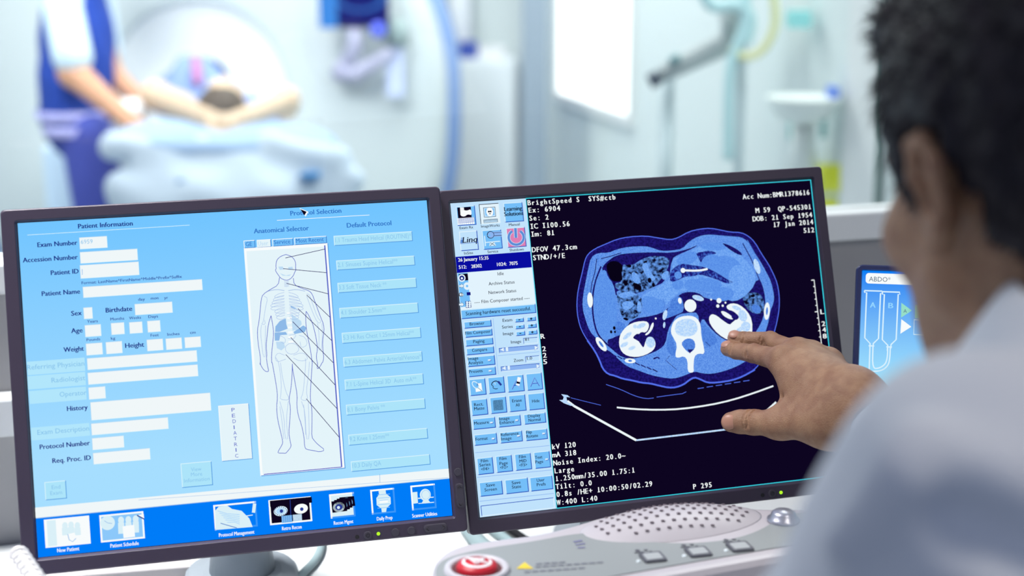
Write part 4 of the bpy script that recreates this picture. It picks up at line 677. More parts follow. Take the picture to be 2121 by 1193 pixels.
for k in range(9):
    for y0, x0, x1 in ((1171,1110,1160),(1177,1108,1250),(1186,1086,1200)):
        if k*16 < x1 - x0: a = x0 + k*16; plate_strip(mk, (a, y0 - (a-1108)*.07), (a + 13, y0 - (a-1095)*.07), .0011)
obj('warning_text', mk, m_pi, pr)
yt = at(1087, 1176, z=ZP); tri = [yt + Vector((.008*math.cos(a), .009*math.sin(a), .0012)) for a in (1.57, 3.66, 5.76)]
wt = MB().add(tri, [(0,1,2)]); obj('warning_triangle', wt, mat('warning_yellow', (212, 186, 40), .5), pr)
for i, (x, y, ic_) in enumerate(((1352, 1158, 0), (1446, 1147, 1), (1532, 1136, 2))):
    c = at(x, y, z=ZP); Rk = Matrix.Translation(c) @ Matrix.Rotation(YAW - .05, 4, 'Z')
    k = obj('key', MB(Rk).loops([rrect(-.0095, .0095, -.0095, .0095, .002, .0008, 4, 'xy'), rrect(-.0095, .0095, -.0095, .0095, .002, .0026, 4, 'xy')], False, True), m_key, pr)
    obj('key_cap', MB(Rk).loops([rrect(-.0072, .0072, -.0072, .0060, .0015, .0026, 4, 'xy'), rrect(-.0070, .0070, -.0070, .0058, .0015, .0032, 4, 'xy')], False, True), m_kf, k)
    t = MB(Rk); dx = -.007 + .001*i
    t.lathe([(.0022, .0012), (.00001, .0014)], 12, (dx, .018, 0)); t.box((dx - .004, .0130, .0009), (dx + .004, .0146, .0013)); t.box((dx + .0055, .016, .0009), (dx + .0085, .0185, .0013)); t.box((dx + .009, .0125, .0009), (dx + .011, .0145, .0013))
    obj('printed_symbol', t, m_key, pr)
    obj('key_light', MB(Rk).lathe([(.002, .0009), (.0018, .0018), (.00001, .002)], 12, (-.0135, -.004, 0)), m_wl, pr, smooth=True)
kc = at(1622, 1080, z=ZP)
obj('dial_knob', MB().lathe([(.014, .0008), (.014, .003), (.0115, .0040), (.0105, .008), (.008, .0100), (.00001, .0105)], 28, kc), mat('dark_chrome', (176, 178, 190), .34, metal=.7), pr, smooth=True, label='shiny metal dial knob')
# ---------------------------------------------------------------- small things on the desk
def slab(name, pts, z0, z1, m, label, cat, group=None, bevel=.002):
    P = [Vector((p.x, p.y, z0)) for p in pts]; Q = [Vector((p.x, p.y, z1)) for p in pts]; mb = MB()
    if ((P[1]-P[0]).cross(P[2]-P[1])).z < 0: P.reverse(); Q.reverse()
    mb.loops([P, Q], True, True); return tag(obj(name, mb, m, bevel=bevel), label, cat, group)
m_paper = mat('bright_paper', (240, 240, 242), .6); m_lp = mat('lilac_board', (150, 160, 205), .5)
ZN = 1.0; fc = at(82, 1190, z=ZN); fl = at(30, 1113, z=ZN); d1 = (fl - fc).normalized(); d2 = Vector((-d1.y, d1.x, 0))
if d2.x > 0: d2 = -d2
nb_ = empty('document_tray', Matrix.Translation((fc.x - .1, fc.y, DESK)), 'white ring bound document file lying at the left end of the desk', 'file')
for nm, z0, z1, g, m in (('file_cover', DESK, ZN - .03, 0, m_lp), ('paper_block', ZN - .03, ZN - .002, .004, m_paper), ('top_sheet', ZN - .002, ZN, .001, m_paper)):
    P = [fc + d2*g - d1*.16, fc + d2*g + d1*(.05 - g), fc + d2*.26 + d1*(.05 - g), fc + d2*.26 - d1*.16]
    Pz = [Vector((p.x, p.y, z0)) for p in P]; Qz = [Vector((p.x, p.y, z1)) for p in P]; obj(nm, MB().loops([Pz, Qz], True, True), m, nb_)
rg = MB()
for k in range(12):
    p = fc + d1*(.045 - .012*k) + d2*.006; rg.tube([p + d2*(.007*math.cos(a)) + Vector((0, 0, .007*math.sin(a) + .001)) for a in [math.pi*j/6 for j in range(7)]], .0018, 6)
obj('ring_binding', rg, mat('bright_wire', (244, 242, 240), .25, metal=.3), nb_, smooth=True)
bl_ = [at(-60, 1112, z=DESK+.002), at(33, 1108, z=DESK+.002), at(34, 1088, z=DESK+.002), at(-60, 1092, z=DESK+.002)]
slab('desk_box', bl_, DESK, DESK + .028, mat('speckled_black', (44, 40, 50), .5, noise=((86, 82, 92), 900, 2)), 'small dark speckled box on the desk at the far left edge', 'box', bevel=.004)
q4 = [at(96, 1196, z=DESK+.012), at(398, 1172, z=DESK+.012), at(392, 1150, z=DESK+.012), at(92, 1172, z=DESK+.012)]
slab('keyboard_tray', q4, DESK, DESK + .012, mat('beige_plastic', (188, 184, 184), .5), 'flat beige tray on the desk under the left monitor', 'tray')
def cable(pts, r, m, name, label, lift=.004, grp=None):
    P = [at(x, y, z=DESK + lift) for x, y in pts]
    for _ in range(2): P = [P[0]] + [q for i in range(len(P)-1) for q in (P[i]*.75 + P[i+1]*.25, P[i]*.25 + P[i+1]*.75)] + [P[-1]]
    return tag(obj(name, MB().tube(P, r, 10), m, smooth=True), label, 'cable', grp)
m_cg = mat('grey_green_cable', (150, 172, 176), .5); m_cb = mat('black_cable', (24, 24, 30), .4)
cable([(660,1096),(668,1128),(655,1160),(630,1185),(600,1215)], .0045, m_cg, 'power_cable', 'grey green cable curling on the desk beside the left monitor stand', .005)
cable([(965,1088),(985,1118),(1012,1142)], .009, m_cg, 'video_cable', 'thick grey green cable under the seam between the two dark monitors', .009)
cable([(1010,1088),(1035,1108),(1062,1128)], .006, m_cg, 'video_cable', 'thinner grey green cable left of the black cable under the middle monitor', .006)
cable([(1040,1086),(1064,1103),(1090,1120)], .005, m_cb, 'video_cable', 'black cable on the desk under the middle monitor', .005)
# ---------------------------------------------------------------- scanner room
def pxm(d): return d/F
m_gan = mat('gantry_cream', (190, 200, 203), .35, .5); m_bore = mat('bore_white', (240, 243, 244), .3, .5); m_trim = mat('gantry_blue_trim', (120, 150, 200), .4)
GD = 6.3; gc = at(412, 186, d=GD); GX, GY, GZ = gc
gr = empty('ct_scanner', Matrix.Translation((GX, GY, 0)), 'large white ring shaped body scanner behind the patient', 'medical scanner')
def gout(th, sx=1, y=0.0, dz=0):
    c, s = math.cos(th), math.sin(th); n = 2.0 if s >= 0 else 3.2
    r = 1/((abs(c)/1.03)**n + (abs(s)/(.97 if s >= 0 else 1.04*(GZ/1.0)))**n)**(1/n); zb = GZ + r*s*sx
    return (GX + r*c*sx, GY + y, max(zb, .02))
def gring(rad, y, n=96): return [(GX + rad*math.cos(2*math.pi*k/n), GY + y, GZ + rad*math.sin(2*math.pi*k/n)) for k in range(n)]
TH = [2*math.pi*k/96 for k in range(96)]
def go(sx, y): return [gout(t, sx, y) for t in TH]
rb = .352
obj('front_cover', MB().loops([go(.99, .12), go(.985, .06), go(.955, .015), go(.90, 0), gring(rb*1.06, -.005), gring(rb*1.02, .0), gring(rb, .015)]), m_gan, gr, smooth=True)
obj('bore', MB().loops([gring(rb, .014), gring(rb*.96, .03), gring(rb*.82, .05), gring(rb*.62, .08), gring(rb*.36, .10)]), m_bore, gr, smooth=True)
obj('tunnel', MB().loops([gring(rb*.36, .10), gring(rb*.34, .12), gring(rb*.34, .7), gring(.01, .72)]), mat('tunnel_blue_grey', (160, 184, 216), .4), gr, smooth=True)
obj('side_trim', MB().loops([go(.985, .055), go(1.015, .07), go(1.03, .12), go(1.03, .3), go(1.0, .36), go(.985, .36)]), m_trim, gr, smooth=True)
obj('rear_cover', MB().loops([go(.99, .35), go(.99, .75), go(.9, .84), gring(rb*.98, .82)]), m_gan, gr, smooth=True)
# control pod on the scanner's face: small screen, bracket, handles
def gp(x, y, back=0.0): p = at(x, y, y=GY - back); return p
scr0 = gp(732, 8, .22)
tr_ = empty('scanner_monitor', Matrix.Translation(scr0), 'small dark blue screen on a bracket at the scanner front', 'monitor')
a, b = gp(662, -70, .22), gp(806, 58, .22)
obj('casing', MB().box((a.x, a.y, b.z), (b.x, a.y + .05, a.z)), mat('dark_navy_plastic', (20, 24, 84), .3), tr_, bevel=.008)
obj('screen', MB().box((gp(700,0,.22).x, a.y - .004, gp(0, 46, .22).z), (gp(800,0,.22).x, a.y, a.z - .02)), emi('navy_screen', (22, 36, 130)), tr_)
obj('screen_band', MB().lathe([(.105, 0), (.085, 0)], 40, (gp(745,0,.22).x, a.y - .006, gp(0,-10,.22).z), (1,0,0), (0,0,.6), (0,-1,0)), emi('arc_blue', (60, 120, 210)), tr_)
obj('side_panel', MB().box((gp(660,0,.23).x, a.y - .012, gp(0,58,.22).z), (gp(697,0,.23).x, a.y - .002, a.z)), emi('panel_blue', (70, 150, 244)), tr_)
obj('indicator', MB().lathe([(.03, 0), (.02, .012), (.001, .016)], 16, gp(783, 62, .24), (1,0,0), (0,0,1), (0,-1,0)), mat('indicator_blue', (70, 90, 220), .4), tr_, smooth=True)
obj('bracket', MB().tube([gp(735,56,.19), gp(735,100,.17), gp(715,138,.14), gp(700,152,.02)], [.03,.03,.032,.03], 12), mat('lilac_grey_plastic', (168, 170, 196), .5), tr_, smooth=True)
obj('handle', MB().tube([gp(695,145,.14), gp(738,152,.14), gp(780,128,.14), gp(812,105,.14)], [.04,.036,.028,.022], 12), mat('lilac_grey_plastic', (168, 170, 196), .5), tr_, smooth=True)
obj('hand_control', MB().tube([gp(820,40,.10), gp(822,95,.10)], [.04,.05], 12), mat('grey_green_plastic', (138, 158, 160), .5), tr_, smooth=True)
obj('cover_flap', MB().tube([gp(818,92,.09), gp(820,198,.09)], [.045,.048], 4), mat('lilac_sheet', (188, 200, 232), .6), tr_)
# white cabinet with items, right of the scanner
def boxpx(x0, x1, ytop, ybot, y, dep, z0=None):
    a, b = at(x0, ytop, y=y), at(x1, ybot, y=y); return (a.x, y, b.z if z0 is None else z0), (b.x, y + dep, a.z)
cr = empty('storage_cabinet', Matrix.Translation((at(1003, 300, y=7.16).x, 7.16, 0)), 'white cabinet right of the scanner with a blue box on top', 'cabinet')
obj('body', MB().box(*boxpx(936, 1070, 122, 0, 7.16, .32, 0)), mat('cabinet_white', (232, 238, 242), .4), cr, bevel=.01)
obj('door', MB().box((at(942,0,y=7.14).x, 7.145, .05), (at(1064,0,y=7.14).x, 7.16, at(0, 132, y=7.14).z)), mat('cabinet_white', (232, 238, 242), .4), cr)
tag(obj('supply_box', MB().box(*boxpx(950, 988, 88, 0, 7.19, .12, at(0,122,y=7.16).z)), mat('supply_blue', (60, 84, 176), .5), bevel=.004), 'blue supply box on the white cabinet', 'box')
tag(obj('machine', MB().box(*boxpx(926, 975, -60, 0, 7.33, .14, at(0,122,y=7.16).z)), mat('machine_white', (236, 240, 246), .4), bevel=.03), 'white machine standing behind the blue supply box', 'medical device')
tag(obj('paper_pile', MB().box(*boxpx(990, 1046, 100, 0, 7.2, .2, at(0,122,y=7.16).z)), m_paper, bevel=.004), 'low white pile of paper on the cabinet right of the blue box', 'paper')
# ventilator arm, poles, basin, signs in front of the right wall
m_arm = mat('arm_grey', (168, 178, 180), .4); m_pole = mat('pole_grey', (176, 192, 198), .35, metal=.2); m_teal = mat('teal_tube', (186, 222, 226), .4)
vr = empty('ventilator_stand', Matrix.Translation(Vector((at(1382, 400, y=4.6).x, 4.6, 0))), 'grey wheeled ventilator stand with jointed arm and teal tubes', 'medical stand')
p = at(1382, 170, y=4.6)
obj('pole', MB().tube([(p.x, 4.6, .05), (p.x, 4.6, p.z + .02)], .022, 14), m_pole, vr, smooth=True)
obj('stand_foot', MB().lathe([(.001, 0), (.2, 0), (.2, .03), (.04, .06), (.001, .06)], 24, (p.x, 4.6, 0)), m_arm, vr)
obj('arm', MB().tube([at(1352,166,y=4.5), at(1400,138,y=4.5), at(1500,92,y=4.5), at(1512,60,y=4.5), at(1500,-40,y=4.5)], [.018,.030,.034,.028,.026], 14), m_arm, vr, smooth=True)
obj('arm_knob', MB().tube([at(1345,170,y=4.48), at(1364,160,y=4.48)], .022, 14), mat('dark_slate', (54, 66, 84), .5), vr, smooth=True)
obj('arm_clamp', MB().tube([at(1394,116,y=4.47), at(1400,128,y=4.47)], .018, 12), mat('dark_teal', (110, 150, 156), .5), vr, smooth=True)
for pts, r, m in (([(1540,-60),(1548,30),(1530,90),(1510,130),(1508,330)], .016, m_teal), ([(1450,-40),(1470,20),(1520,5),(1560,30),(1545,90)], .018, m_teal), ([(1590,-60),(1612,40),(1585,105),(1540,122),(1515,100)], .013, mat('pale_yellow_tube', (226, 226, 176), .4))):
    P = [at(x, y, y=4.4) for x, y in pts]
    for _ in range(2): P = [P[0]] + [q for i in range(len(P)-1) for q in (P[i]*.75 + P[i+1]*.25, P[i]*.25 + P[i+1]*.75)] + [P[-1]]
    obj('tube', MB().tube(P, r, 10), m, vr, smooth=True)
p2 = at(1535, 150, y=4.5); obj('pole', MB().tube([(p2.x, 4.5, .06), (p2.x, 4.5, p2.z + .3)], .014, 12), m_pole, vr, smooth=True)
def wall_pt(px, py, off=0.0):
    o = Vector((0, 0, CZ)); d = at(px, py, d=1) - o; n = Vector((ra.y, -ra.x, 0)); n = n if n.x > 0 else -n
    t = (RW - n*off - o).dot(n)/d.dot(n); return o + d*t
for y0, y1, x0, x1, lb in ((340, 398, 1686, 1738, 'yellow sign on the far wall, upper of two'), (410, 460, 1692, 1733, 'yellow sign on the far wall, lower of two')):
    P = [wall_pt(x0,y0,.004), wall_pt(x1,y0,.004), wall_pt(x1,y1,.004), wall_pt(x0,y1,.004)]; n = (P[1]-P[0]).cross(P[2]-P[1]).normalized()*.003
    tag(obj('wall_sign', MB().loops([P, [p + n for p in P]], True, True), mat('sign_yellow', (232, 236, 36), .5)), lb, 'sign', 'yellow wall signs')
for nm, x0, x1, y1, m, dp in (('trim_4', 1745, 1812, 452, m_white, .012), ('trim_5', 1812.5, 1819, 450, mat('door_gap_green', (92, 122, 116), .6), .010)):
    P = [wall_pt(x0, y1, dp), wall_pt(x1, y1, dp)]; P = [P[0], Vector((P[1].x, P[1].y, P[0].z))]; Q4 = [Vector((q.x, q.y, 2.6)) for q in P]; f4 = [P[0], P[1], Q4[1], Q4[0]]; n = (f4[1]-f4[0]).cross(f4[2]-f4[1]).normalized()*.008
    struct(nm, MB().loops([f4, [q + n for q in f4]], True, True), m)
wb = wall_pt(1665, 240, .12); Bx = Matrix.Translation(wb)
sr_ = empty('hand_basin', Matrix.Translation((wb.x, wb.y, wb.z - .3)), 'white basin on the right wall of the scanner room above the yellow signs', 'basin')
obj('bowl', MB().lathe([(.03, -.07), (.07, -.055), (.095, -.01), (.10, .0), (.092, .0), (.07, -.03), (.001, -.04)], 28, wall_pt(1665, 200, .11)), mat('basin_white', (236, 244, 240), .3), sr_, smooth=True)
obj('pedestal', MB().tube([wall_pt(1665, 220, .09), wall_pt(1663, 300, .08), wall_pt(1660, 380, .07)], [.035, .03, .055], 14), mat('basin_white', (236, 244, 240), .3), sr_, smooth=True)
for nm, x0, x1, y0, y1, m, lb, cat, dp in (('soap_bottle', 1626, 1652, 232, 285, mat('teal_liquid', (150, 210, 206), .4), 'teal bottle left of the white basin pedestal', 'bottle', .03), ('soap_bottle', 1692, 1718, 235, 282, mat('teal_liquid', (150, 210, 206), .4), 'teal bottle right of the white basin pedestal', 'bottle', .03), ('glove_box', 1708, 1740, 182, 198, mat('glove_blue', (96, 130, 214), .5), 'small blue box at the right of the white basin', 'box', .04), ('glove_box', 1616, 1690, 26, 52, mat('teal_box', (146, 216, 216), .5), 'teal box high on the right wall of the scanner room', 'box', .05)):
    c_ = wall_pt((x0+x1)/2, (y0+y1)/2, dp); q0, q1 = wall_pt(x0, y1, dp), wall_pt(x1, y0, dp); hx, hz = (q1.x - q0.x)/2, abs(q1.z - q0.z)/2
    if nm == 'soap_bottle': mb = MB().lathe([(.001, -hz), (hx, -hz), (hx, hz*.5), (hx*.4, hz*.75), (hx*.4, hz), (.001, hz)], 20, c_)
    else: mb = MB().box((c_.x - hx, c_.y - .04, c_.z - hz), (c_.x + hx, c_.y + .03, c_.z + hz))
    tag(obj(nm, mb, m, smooth=nm == 'soap_bottle'), lb, cat)
# ---------------------------------------------------------------- the man in the white coat
m_skin = mat('skin_tan', (156, 120, 92), .5, .4, noise=((138, 100, 76), 90, 4), bump=.4, bscale=900, sss=.12)
m_nail = mat('nail_pink', (172, 126, 106), .42, .4); m_hair = mat('hair_dark_brown', (22, 16, 27), .55, .35, bump=.3, bscale=500)
m_coat = mat('coat_white', (222, 227, 234), .75, .2, bump=.15, bscale=700); m_trs = mat('trousers_dark', (44, 48, 62), .7)
def frame3(phi, pit=0):
    f = Vector((-math.sin(phi), math.cos(phi), 0)); l = Vector((-math.cos(phi), -math.sin(phi), 0)); up = Vector((0, 0, 1))
    f2 = f*math.cos(pit) - up*math.sin(pit); u2 = up*math.cos(pit) + f*math.sin(pit); return f2, l, u2
def head_solid(S, C, fr, hair=False):
    f, l, up = fr; R = np.array([A3(f), A3(l), A3(up)]).T; p = lambda a, b, c: C + f*a + l*b + up*c
    S.ell(p(-.012,0,.022), (.098,.077,.090), R).ell(p(.035,0,-.045), (.058,.060,.075), R, .03)
    for s in (1, -1):
        S.cone(p(.012,s*.052,-.06), p(.085,s*.014,-.108), .019, .017, .025).ell(p(.058,s*.042,-.028), (.028,.024,.022), R, .02)
        S.cut(p(.098,s*.032,.002), (.014,.018,.012), R, .012).ell(p(.080,s*.031,.001), (.0125,.0125,.0125), R, .003)
        S.cone(p(.083,s*.040,.022), p(.092,s*.014,.022), .008, .009, .015)
    S.cone(p(.098,0,.010), p(.112,0,-.026), .008, .011, .012).ell(p(.108,.010,-.034), (.010,.008,.007), R, .006).ell(p(.108,-.010,-.034), (.010,.008,.007), R, .006)
    S.ell(p(.092,0,-.066), (.010,.024,.006), R, .006).ell(p(.090,0,-.076), (.011,.020,.006), R, .006).ell(p(.082,0,-.105), (.018,.020,.016), R, .02)
    for s in (1, -1):   # ears: shell, rim, lobe
        e = lambda a, b, c: p(-.016 + a*.92, s*(.077 + b*.8), -.012 + c*.93)
        S.ell(e(0,.002,0), (.017,.0075,.030), R, .006)
        rim = [e(.012,.002,-.006), e(.014,.008,.012), e(.006,.013,.029), e(-.008,.015,.030), e(-.019,.015,.014), e(-.018,.013,-.006), e(-.010,.010,-.022), e(.002,.006,-.031)]
        S.chain(rim, [.0040,.0045,.0048,.0048,.0046,.0044,.0050,.0065], .004).cut(e(.004,.012,-.002), (.009,.009,.012), R, .004).cut(e(-.004,.016,.016), (.006,.006,.008), R, .004)
    return p
def scale_solid(): return Solid()
PH = .30; PT = .30
fr = frame3(PH, PT); f_, l_, u_ = fr
EAR = at(1925, 400, d=.82); C = EAR - (f_*-.016 + l_*.084 + u_*-.012)
body = Solid(); hp = head_solid(body, C, fr)
PB2 = .92; bf = Vector((-math.sin(PB2), math.cos(PB2), 0)); bl = Vector((-math.cos(PB2), -math.sin(PB2), 0)); UP = Vector((0,0,1))
SLs = at(2026, 1085, d=.66); SRs = SLs - bl*.37 + Vector((0,0,.0)); NB = hp(-.050, 0, -.185)
MID = (SLs + SRs)/2; HIP = MID - bf*.06 - UP*.50; 
body.cone(hp(-.030,0,-.06), NB, .056, .062, .03)
core = Solid(); core.cone(NB, MID - UP*.05, .062, .10, .04)
# right hand: joints where the photo shows them, distances set back from the glass
nS = MR.to_3x3() @ Vector((0,-1,0)); oS = MR.translation
def glass(px, py): o = Vector((0,0,CZ)); d = at(px, py, d=1) - o; return (oS - o).dot(nS)/d.dot(nS)
D0 = glass(1500, 722)
def hz(x, y, dd): return at(1450 + x/3.14, 620 + y/3.14, d=D0 - dd)
hand = Solid()
IDX = [hz(182,322,.016), hz(236,334,.026), hz(345,352,.048), hz(545,400,.088)]
MDL = [hz(225,252,.012), hz(300,262,.018), hz(452,270,.036), hz(640,352,.078)]
RNG = [hz(395,285,.008), hz(455,285,.014), hz(575,310,.030), hz(735,372,.070)]
PNK = [hz(600,330,.010), hz(650,330,.016), hz(730,352,.030), hz(850,412,.064)]
for L, r in ((IDX, [.0076,.0083,.0091,.0114]), (MDL, [.0072,.0079,.0090,.0113]), (RNG, [.0066,.0072,.0082,.0108]), (PNK, [.0058,.0062,.0070,.0098])):
    hand.chain(L, r, .0025)
WR = hz(985,690,.150)
for L, r in ((IDX, .0125), (MDL, .0135), (RNG, .0125), (PNK, .0115)): hand.cone(L[3], WR, r, .024, .012)
TH_ = [hz(203,798,.086), hz(262,796,.090), hz(345,798,.098), hz(520,812,.120), hz(790,800,.150)]
hand.chain(TH_[:4], [.0096,.0108,.0118,.0120], .004).cone(TH_[3], TH_[4], .0128, .018, .012)
hand.cone(hz(620,520,.100), hz(640,700,.115), .012, .013, .022).cone(hz(700,560,.112), hz(800,760,.140), .017, .018, .02)
hand.cone(hz(860,840,.150), hz(1010,600,.148), .017, .016, .02)
ER = SRs*.45 + WR*.55 + Vector((.10, .02, -.17))
hand.cone(WR, WR + (ER - WR)*.35, .028, .034, .02)
for a, b, r in ((hz(650,318,.05), hz(920,490,.118), .0017), (hz(740,345,.045), hz(970,520,.118), .0014), (hz(560,400,.07), hz(880,600,.13), .0012)): hand.cone(a, b, r, r*1.4, .006)
def crease(j, a, r, offs, rr=.0006):   # skin folds across a joint
    j, a = Vector(j), Vector(a).normalized(); n = ((Vector((0,0,CZ)) - j).normalized() + Vector((0,0,.6))); n = (n - a*n.dot(a)).normalized(); t = a.cross(n)
    for o in offs:
        P = [j + a*(o + .0008*math.sin(3*g + o*900)) + (n*math.cos(g) + t*math.sin(g))*(r + .0001) for g in [-1.1 + .275*q for q in range(9)]]
        for x, y in zip(P, P[1:]): hand.groove(x, y, rr, rr, .0016)
for L, r in ((IDX, .0091), (MDL, .0090)): crease(L[2], L[1] - L[3], r, (-.0035, -.0012, .0012, .0036)); crease(L[1], L[0] - L[2], r*.91, (-.0012, .0014), .0004)
crease(TH_[2], TH_[1] - TH_[3], .0118, (-.003, 0, .003)); crease(TH_[3], TH_[2] - TH_[4], .0125, (-.004, .0, .004), .0004)
for L in (IDX, MDL, RNG, PNK): hand.ell(Vector(L[3]) + Vector((-.003, -.003, .009)), (.0062, .0062, .0045), k=.008)
for L in (IDX, MDL): hand.ell(Vector(L[2]) + Vector((0, -.004, .005)), (.0052, .0052, .0048), k=.005)
hand.groove(hz(500,615,.115), hz(575,660,.118), .0012, .0008, .006)
nails = Solid()
def nail(S, tip, dip, side, nrm, r, w, ln):
    ax = (Vector(tip) - Vector(dip)).normalized(); n = (nrm - ax*nrm.dot(ax)).normalized(); t = ax.cross(n); R = np.array([A3(ax), A3(t), A3(n)]).T
    S.ell(Vector(tip) + n*(r*.80) - ax*.001, (ln, w, r*.30), R, .0005)
cam_dir = lambda p: (Vector((0,0,CZ)) - p).normalized()
nail(nails, TH_[0], TH_[1], 0, (cam_dir(TH_[0]) + Vector((-.55,0,.0))), .0108, .0072, .0078)
nail(nails, IDX[0], IDX[1], 0, (cam_dir(IDX[0]) + Vector((-.2,0,1.1))), .0078, .0052, .0062)
nail(nails, MDL[0], MDL[1], 0, (cam_dir(MDL[0]) + Vector((-.2,0,1.1))), .0076, .0052, .0062)
hpts = [*IDX, *MDL, *RNG, *PNK, *TH_, WR]; lo = [min(p[i] for p in hpts) - .035 for i in range(3)]; hi = [max(p[i] for p in hpts) + .035 for i in range(3)]
hv, hq = nets(hand, lo, hi, .0011)
nv, nq = nets(nails, lo, hi, .0007)
# forearm and head are coarser pieces of the same mesh
body.ops += core.ops
arm = Solid().cone(WR + (ER - WR)*.10, ER, .030, .042, .02).cone(ER, SRs, .042, .052, .02)
lo_ = [min(C[i], NB[i], MID[i]) - .16 for i in range(3)]; hi_ = [max(C[i], NB[i], MID[i]) + .16 for i in range(3)]
bv, bq = nets(body, lo_, hi_, .0026)
ap = [WR, ER, SRs]; av, aq = nets(arm, [min(p[i] for p in ap) - .07 for i in range(3)], [max(p[i] for p in ap) + .07 for i in range(3)], .005)
# the left hand rests below the picture: the right one mirrored
EL = at(1745, 1470, d=.70); WL = EL + Vector((.02, .10, -.23))
Mh = np.array([A3((IDX[3] - WR).normalized()), A3(((IDX[3] - WR).cross(PNK[3] - WR)).normalized()), (0,0,0)]); Mh[2] = np.cross(Mh[0], Mh[1])
fx = Vector((.05, .35, -.93)).normalized(); nx = Vector((-.95, .1, -.02)).normalized(); Mt = np.array([A3(fx), A3(nx), (0,0,0)]); Mt[2] = np.cross(Mt[0], Mt[1])
def to_left(v): q = (v - A3(WR)) @ Mh.T; q[:, 1] *= 1; q[:, 2] *= -1; return A3(WL) + q @ Mt
tV, tQ = join((hv, hq), (bv, bq), (av, aq)); lhv, lhq = to_left(hv), hq[:, ::-1]
V, Q = join((tV, tQ), (lhv, lhq), (nv, nq)); mi = np.zeros(len(Q), int); mi[-len(nq):] = 1
man = empty('person', Matrix.Translation((HIP.x, HIP.y, 0)), 'man in a white coat seen from behind, pointing at the scan with his right hand', 'person')
obj('body', (V, Q, mi), [m_skin, m_nail], man, smooth=True)
# hair: a shell over the skull plus loose tufts
hs = Solid(); R_ = np.array([A3(f_), A3(l_), A3(u_)]).T
class Hair:
    def __init__(s): s.a = Solid().ell(hp(-.012,0,.026), (.108,.090,.098), R_).ell(hp(-.060,0,-.045), (.048,.062,.075), R_, .03).ell(hp(.052,.01,.098), (.045,.05,.024), R_, .03)
    def __call__(s, P):
        q = (P - A3(C)) @ R_; d = s.a(P); x, y, z = q[:, 0], q[:, 1], q[:, 2]
        line = np.where(x > .055, .055 + (x - .055)*.6, np.where(x > .004, .0 + (x-.004)*.9 - .022*(x < .030), np.where(x > -.036, .024, -.040 - (-.036 - x)*.55)))
        line = np.maximum(line, -.108); w = .0013*np.sin(x*210 + z*60)*np.cos(z*170 + y*130) + .0015*np.sin(y*300 + x*90)
        m = (line - z)*.6; h = np.clip(.5 - .5*(m - d)/.012, 0, 1); dd = np.maximum(d, m) + .0
        return (dd + w).astype(np.float32)
lo_ = [C[i] - .17 for i in range(3)]; hi_ = [C[i] + .17 for i in range(3)]
hairf = Hair(); gv, gq = nets(hairf, lo_, hi_, .003)
ql = (gv - A3(C)) @ R_; nr = ql/np.array([.108,.090,.098])**2; nr /= np.linalg.norm(nr, axis=1)[:, None]
pick = rng.choice(len(gv), 5200); st = MB(); sv = []; sq = []
for k, i in enumerate(pick):
    n = nr[i]; q0 = ql[i]; top = max(0, q0[2])/.12; fwd = np.array([.8*top + .15, 0, -.9 + 1.2*top]); fwd += rng.normal(0, .35, 3)
    d = n*(.06 + .40*top) + fwd*.7; d /= np.linalg.norm(d); L = .005 + .011*top*rng.random() + .003*rng.random()
    if q0[2] < -.04: L *= .6
    p1 = q0 + d*L*.55; p2 = q0 + d*L + np.array([.15, 0, -.25])*L; r = .0007
    t1 = np.cross(d, [0.3, .5, .8]); t1 /= np.linalg.norm(t1); t2 = np.cross(d, t1); b = len(sv)
    for pp_, rr in ((q0 - d*.002, r), (p1, r*.8)):
        for a in range(3): sv.append(pp_ + (t1*math.cos(2.094*a) + t2*math.sin(2.094*a))*rr)
    sv.append(p2)
    for a in range(3): j = (a+1) % 3; sq.append((b+a, b+j, b+3+j, b+3+a)); sq.append((b+3+a, b+3+j, b+6))
sv = np.array(sv) @ R_.T + A3(C)
obj('hair', (np.concatenate([gv, sv]), [tuple(int(x) for x in q) for q in gq] + [tuple(len(gv) + x for x in q) for q in sq]), m_hair, man, smooth=True, label='short dark brown hair')
# white coat with sleeves and collar
class Coat:
    def __init__(s):
        k = Solid(); Rb = np.array([A3(bf), A3(bl), A3(UP)]).T
        k.ell(MID - UP*.10 - bf*.01, (.115,.165,.20), Rb).cone(NB - UP*.074 - bf*.005, SLs - bl*.02, .050, .062, .04).cone(NB - UP*.074, SRs + bl*.02, .050, .062, .04)
        k.cone(MID - UP*.15, HIP, .14, .15, .06).cone(SLs, EL, .066, .058, .04).cone(EL, WL - (WL - EL)*.14, .056, .040, .03)
        k.cone(SRs, ER, .066, .056, .04).cone(ER, WR + (ER - WR)*.20, .054, .040, .03).cone(HIP, HIP - UP*.40, .15, .17, .05)
        z = lambda x, y, d: at(x, y, d=d)
        for a, b, r in ((z(1700,1045,.625), z(1800,930,.607), .006), (z(1800,930,.607), z(1850,905,.60), .005), (z(1850,930,.60), z(2010,1090,.598), .006), (z(1960,1010,.596), z(2121,1150,.60), .006)): k.groove(a, b, r, r, .022)
        for a, b, r in ((z(1740,1120,.622), z(1860,980,.60), .008), (z(1900,905,.607), z(2060,980,.602), .007)): k.cone(a, b, r, r, .025)
        k.ops.append(('g', A3(NB - UP*.01), A3(NB + UP*.2), .060, .075, .006)); s.k = k
    def __call__(s, P):
        d = s.k(P); w = .0022*np.sin(P[:,0]*38 + P[:,2]*24)*np.sin(P[:,1]*31 - P[:,2]*42 + 1); return (d + w).astype(np.float32)
cpts = [NB, SLs, SRs, ER, WR, EL, WL, HIP, HIP - UP*.40]; coat = Coat()
cv, cq = nets(coat, [min(p[i] for p in cpts) - .2 for i in range(3)], [max(p[i] for p in cpts) + .2 for i in range(3)], .0055)
cq = cq
